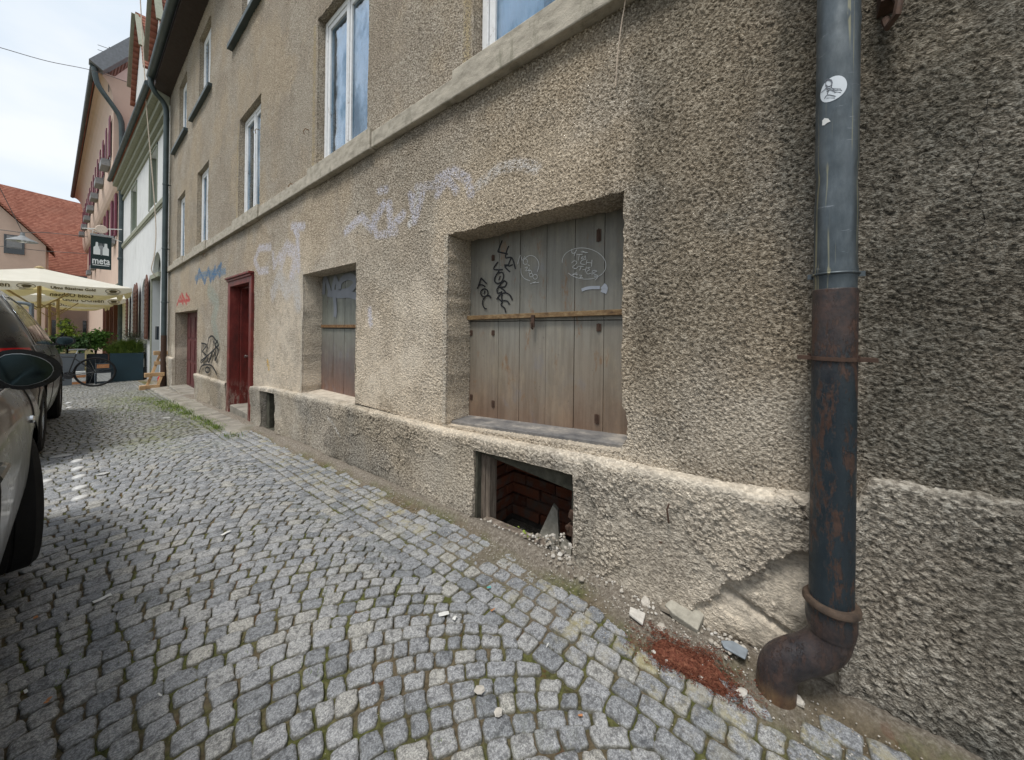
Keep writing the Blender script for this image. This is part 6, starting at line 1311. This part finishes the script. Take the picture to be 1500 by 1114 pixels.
# ------------------------------------------------------------------ pink house
pk = tag(empty('pink_house', (0, 0, 0)), 'tall pale pink house with coved eaves, plum shutters and grey flower boxes', 'house')
def px_at(y, off=0): return 1.25-.0299*(y-24.9)+off
def pfac(b, y0, y1, z0, z1, x0, x1):
    b.add([(px_at(y0, x0), y0, z0), (px_at(y0, x1), y0, z0), (px_at(y1, x1), y1, z0), (px_at(y1, x0), y1, z0), (px_at(y0, x0), y0, z1), (px_at(y0, x1), y0, z1), (px_at(y1, x1), y1, z1), (px_at(y1, x0), y1, z1)], [(0, 3, 2, 1), (4, 5, 6, 7), (0, 1, 5, 4), (1, 2, 6, 5), (2, 3, 7, 6), (3, 0, 4, 7)])
b = MB(); y0, y1 = 24.92, 51.0
prof = [(0, -1.5), (0, 7.9)]+[(-.30*math.sin(t), 8.9-1.0*math.cos(t)) for t in np.linspace(0, PI/2, 6)]+[(-.30, 11.6)]+[(-.30-.50*(1-math.cos(t)), 11.6+1.25*math.sin(t)) for t in np.linspace(0, PI/2, 7)]+[(-.80, 12.95), (8.0, 12.95), (8.0, -1.5)]
vs = [(px_at(y_, o_), y_, z_) for y_ in (y0, y1) for o_, z_ in prof]; k = len(prof); b.add(vs, [tuple(range(k))[::-1], tuple(range(k, 2*k))]+[(i, (i+1) % k, k+(i+1) % k, k+i) for i in range(k)]); b.build('wall', M['pink'], pk)
b = MB(); b.prism([(px_at(24.9, -.30), 24.90, 12.9), (px_at(24.9, 7.5), 24.90, 12.9), (px_at(24.9, 4.0), 24.90, 20.0)], (0, .3, 0)); b.build('gable', M['pinklight'], pk)
b = MB(); b.bar((px_at(24.9, -.85), 24.75, 12.95), (px_at(24.9, 4.2), 24.75, 20.4), .5, .55, up=(0, 1, 0)); b.build('verge_board', M['verge'], pk)
b = MB(); b.add([(px_at(24.8, -.88), 24.8, 13.0), (px_at(y1, -.88), y1, 13.0), (px_at(y1, 4.0), y1, 20.2), (px_at(24.8, 4.0), 24.8, 20.2), (px_at(24.8, -.88), 24.8, 12.8), (px_at(y1, -.88), y1, 12.8), (px_at(y1, 4.0), y1, 19.8), (px_at(24.8, 4.0), 24.8, 19.8)], [(0, 1, 2, 3), (4, 7, 6, 5), (0, 4, 5, 1), (1, 5, 6, 2), (2, 6, 7, 3), (3, 7, 4, 0)]); b.build('roof', M['tile'], pk)
b = MB(); b.tube([(px_at(24.7, -.90), 24.7, 12.98), (px_at(51.2, -.90), 51.2, 12.98)], .13, 12); b.build('gutter', M['gutter'], pk, smooth=True)
for i, y_ in enumerate((26.0, 29.6, 33.2, 36.8, 40.4, 44.0, 47.6)):
    xo = -.30; b = MB(); pfac(b, y_, y_+1.1, 9.35, 11.2, xo-.02, xo+.02); w_ = b.build('window', M['darkglass'], pk)
    for a, c in ((y_-.60, y_-.04), (y_+1.14, y_+1.70)): b = MB(); pfac(b, a, c, 9.35, 11.25, xo-.09, xo-.05); b.build('window_shutter', M['purple'], w_)
    b = MB(); pfac(b, y_-.05, y_+1.15, 9.0, 9.32, xo-.30, xo-.02); b.build('flower_box', M['flowerbox'], w_)
for y_ in (27.2, 31.5, 36.0, 40.5, 45):
    b = MB(); pfac(b, y_, y_+1.1, 5.9, 7.8, -.03, .01); w_ = b.build('window', M['glass'], pk)
    for a, c in ((y_-.66, y_-.05), (y_+1.15, y_+1.76)): b = MB(); pfac(b, a, c, 5.8, 7.9, -.10, -.04); b.build('window_shutter', M['purple'], w_)
    b = MB(); pfac(b, y_-.1, y_+1.2, 5.45, 5.8, -.26, -.04); b.build('flower_box', M['flowerbox'], w_)
for y_ in (25.7, 27.6, 29.5, 31.4):
    b = MB(); pfac(b, y_, y_+.25, -1.2, 2.9, -.16, 0); b.build('shop_post', M['shutbrown'], pk); b = MB(); pfac(b, y_+.27, y_+1.6, .1, 2.7, -.03, .01); b.build('shop_window', M['glass'], pk)
b = MB(); pfac(b, 24.93, 51, 2.95, 3.25, -.12, 0); b.build('shop_cornice', M['greytrim'], pk)
d3 = tag(empty('downpipe', (0, 0, 0)), 'dark downpipe curving from the gutter down the corner of the pink house', 'downpipe')
qx = px_at(24.9); b = MB(); b.tube(cr([(qx-.88, 24.7, 12.9), (qx-.86, 24.7, 12.55), (qx-.74, 24.7, 12.1), (qx-.30, 24.7, 11.4), (qx-.10, 24.72, 11.0), (qx-.04, 24.74, 10.4), (qx-.02, 24.76, 8.0)], 5)+[(qx+.0, 24.78, 3.0), (qx+.0, 24.78, -1.0)], .10, 12); b.build('pipe', M['gutter'], d3, smooth=True)
for z_ in (8.2, 4.4): b = MB(); b.lathe([(.10, -.06), (.125, -.04), (.125, .04), (.10, .06)], (qx-.01, 24.77, z_), seg=12); b.build('pipe_collar', M['gutter'], d3, smooth=True)
# restaurant sign
sg = tag(empty('hanging_sign', (0, 0, 0)), 'dark rectangular restaurant sign with white bottles-and-fork emblem on a wall bracket', 'sign')
s0, s1_ = ony(133, 345, 24.4), ony(163, 396, 24.4); xa, xb, za, zb = s0.x, s1_.x, s1_.z, s0.z; W_, H_ = xb-xa, zb-za
M['signdark'] = simple('dark green sign board', (.010, .024, .024), .5, .3, var=.1); M['signwhite'] = simple('white sign print', (.66, .68, .68), .6, .3, var=.05)
b = MB(); b.box((xa, 24.40, za), (xb, 24.46, zb)); b.build('board', M['signdark'], sg, bevel=.006)
b = MB(); b.box((xa-.02, 24.36, zb+.01), (xb+.06, 24.50, zb+.10)); b.build('cap_rail', M['flowerbox'], sg, bevel=.006)
b = MB(); zz = zb+.26; b.tube([(xa-.25, 24.43, zz), (1.24, 24.43, zz+.22)], .018, 8); b.tube([(xa-.05, 24.43, zz+.02), (1.22, 24.43, zb-.10)], .014, 8); b.tube([(xa+.05, 24.43, zb+.08), (xa+.05, 24.43, zz+.05)], .012, 6); b.tube([(xb-.05, 24.43, zb+.08), (xb-.05, 24.43, zz+.12)], .012, 6); b.build('bracket', M['paper'], sg)
b = MB(); b.lathe([(0, -.03), (.17, -.03), (.19, 0), (.17, .03), (0, .03)], ((xa+xb)/2, 24.40, zz+.08), 'Y', 20); b.build('round_emblem', simple('cream emblem', (.60, .50, .42), .7, .2, var=.25, scale=30), sg)
def sgp(pts): return [(xa+W_*u, 24.397, zb-H_*v) for u, v in pts]
b = MB()
for fl in (0, 1):
    o = [(.13, .56), (.13, .34), (.22, .30), (.24, .18), (.34, .18), (.36, .30), (.46, .34), (.46, .56)] if not fl else [(.56, .56), (.56, .34), (.64, .30), (.66, .20), (.78, .20), (.80, .32), (.87, .36), (.87, .57)]
    b.prism(sgp(o), (0, .004, 0))
b.build('bottle_emblem', M['signwhite'], sg)
b = MB(); b.prism([(x_, y_-.006, z_) for x_, y_, z_ in sgp([(.38, .20), (.40, .20), (.41, .28), (.44, .28), (.44, .20), (.46, .20), (.47, .28), (.50, .28), (.51, .20), (.53, .20), (.54, .28), (.57, .28), (.58, .20), (.60, .20), (.59, .36), (.54, .42), (.53, .58), (.48, .58), (.48, .42), (.40, .36)])], (0, .004, 0)); b.build('fork_emblem', M['flowerbox'], sg)
textmesh('lettering', 'meta', H_*.30, M['signwhite'], sg, frame_mat(((xa+xb)/2, 24.394, zb-H_*.755), (1, 0, 0), (0, 0, 1)), .003, bold=.008, sx=.60)
b = MB(); b.prism(sgp([(.10, .875), (.90, .875), (.90, .895), (.10, .895)]), (0, .003, 0)); b.build('underline', M['signwhite'], sg)

# ------------------------------------------------------------------ red-roofed house closing the street
rh = tag(empty('red_roofed_house', (0, 0, 0)), 'pale pink house with a big red tiled roof closing the end of the street', 'house')
b = MB(); b.box((-16, 52.2, -1.8), (2.6, 64, 6.2)); b.build('wall', M['pink'], rh)
b = MB(); b.add([(-16, 51.7, 5.9), (2.7, 51.7, 5.9), (2.7, 58.6, 13.9), (-16, 58.6, 15.6), (-16, 65, 5.9), (2.7, 65, 5.9), (-16, 51.7, 5.65), (2.7, 51.7, 5.65), (-16, 65, 5.65), (2.7, 65, 5.65)], [(0, 1, 2, 3), (3, 2, 5, 4), (1, 5, 2), (0, 3, 4), (6, 8, 9, 7), (0, 6, 7, 1), (4, 5, 9, 8), (0, 4, 8, 6), (1, 7, 9, 5)]); b.build('roof', M['tile'], rh)
b = MB(); b.tube([(-16, 51.62, 5.72), (2.7, 51.62, 5.72)], .10, 8); b.build('gutter', M['gutter'], rh)
for x_ in (-3.2, -1.5, .25): b = MB(); b.box((x_, 52.13, -.6), (x_+1.0, 52.19, 1.7)); w_ = b.build('window', M['darkglass'], rh); b = MB(); b.box((x_-.06, 52.10, 1.72), (x_+1.06, 52.19, 1.82)); b.box((x_-.06, 52.10, -.7), (x_+1.06, 52.19, -.61)); b.build('window_frame', M['pinklight'], w_)
gh = tag(empty('gabled_house', (0, 0, 0)), 'pale pink gabled house wall with a dark-framed window at the left edge', 'house')
b = MB(); b.prism([(-14.5, 47.5, -1.8), (-1.72, 47.5, -1.8), (-1.72, 47.5, 7.7), (-8.1, 47.5, 15.6), (-14.5, 47.5, 7.7)], (0, 4.1, 0)); b.build('wall', M['pink'], gh)
b = MB()
for s_ in (1, -1):
    xe = -1.36 if s_ > 0 else -14.86; b.add([(xe, 47.2, 7.3), (xe, 51.6, 7.3), (-8.1, 51.6, 15.8), (-8.1, 47.2, 15.8), (xe, 47.2, 7.52), (xe, 51.6, 7.52), (-8.1, 51.6, 16.0), (-8.1, 47.2, 16.0)], [(0, 3, 2, 1), (4, 5, 6, 7), (0, 1, 5, 4), (1, 2, 6, 5), (2, 3, 7, 6), (3, 0, 4, 7)])
b.build('roof', M['tile'], gh)
p0, p1 = ony(6, 343, 47.5), ony(36, 374, 47.5); b = MB(); b.box((p0.x, 47.44, p1.z), (p1.x, 47.49, p0.z)); w_ = b.build('window', M['darkglass'], gh); b = MB(); b.box((p0.x+.12, 47.39, p1.z+.42), (p1.x-.12, 47.438, p0.z-.08)); b.build('roller_blind', M['flowerbox'], w_)
# overhead wires and the street lamp on them
M['wire'] = simple('dark cable', (.10, .10, .10), .6, .3)
def wire(P, r, label): b = MB(); b.tube(cr(P, 6), r, 5); tag(b.build('overhead_wire', M['wire'], smooth=True), label, 'wire', 'wires strung over the street')
wire([ony(-60, 53, 20), ony(0, 70, 21), ony(70, 90, 22.4), ony(137, 104, 24.0), ony(196, 124, 24.6)], .012, 'long thin wire crossing the sky to the pink house')
lw = ony(33, 341, 22); wire([ony(-60, 333, 22), ony(0, 337, 22), lw, ony(66, 341, 22.4), ony(128, 347, 24.6)], .012, 'upper wire that carries the hanging street lamp')
wire([ony(-60, 357, 22), ony(0, 361, 22), ony(66, 368, 22.4), ony(128, 372, 24.6)], .010, 'lower thin wire beneath the hanging street lamp')
wire([ony(-30, 220, 21), ony(0, 276, 21.6), lw], .010, 'steep thin wire running down to the hanging street lamp')
sl_ = tag(empty('street_lamp', (lw.x, lw.y, lw.z)), 'small grey street lamp hanging from wires above the parasols', 'street lamp')
b = MB(); b.lathe([(0, .0), (.05, -.01), (.06, -.12), (.10, -.16), (.34, -.30), (.36, -.33), (.33, -.33), (.10, -.22)], seg=20); b.build('shade', M['flowerbox'], sl_, smooth=True); b = MB(); b.lathe([(.0, -.38), (.10, -.36), (.14, -.30), (.12, -.24)], seg=16); b.build('bulb_glass', M['lamp'], sl_, smooth=True)
for (u, v, y_, hh) in [(150, 62, 25, 1.1), (236, 4, 16.5, 1.3)]:
    p = ony(u, v+38 if y_ > 20 else 28, y_); b = MB(); b.tube([(p.x+.2, p.y, p.z-1), (p.x+.2, p.y, p.z+hh)], .02, 6)
    for k in range(3): b.tube([(p.x-.15, p.y, p.z+hh-.12-k*.22), (p.x+.55, p.y, p.z+hh-.05-k*.22)], .012, 5)
    tag(b.build('antenna', M['wire']), 'thin roof antenna at the eave of the pink house' if y_ > 20 else 'roof antenna behind the gutter of the roughcast house', 'antenna')
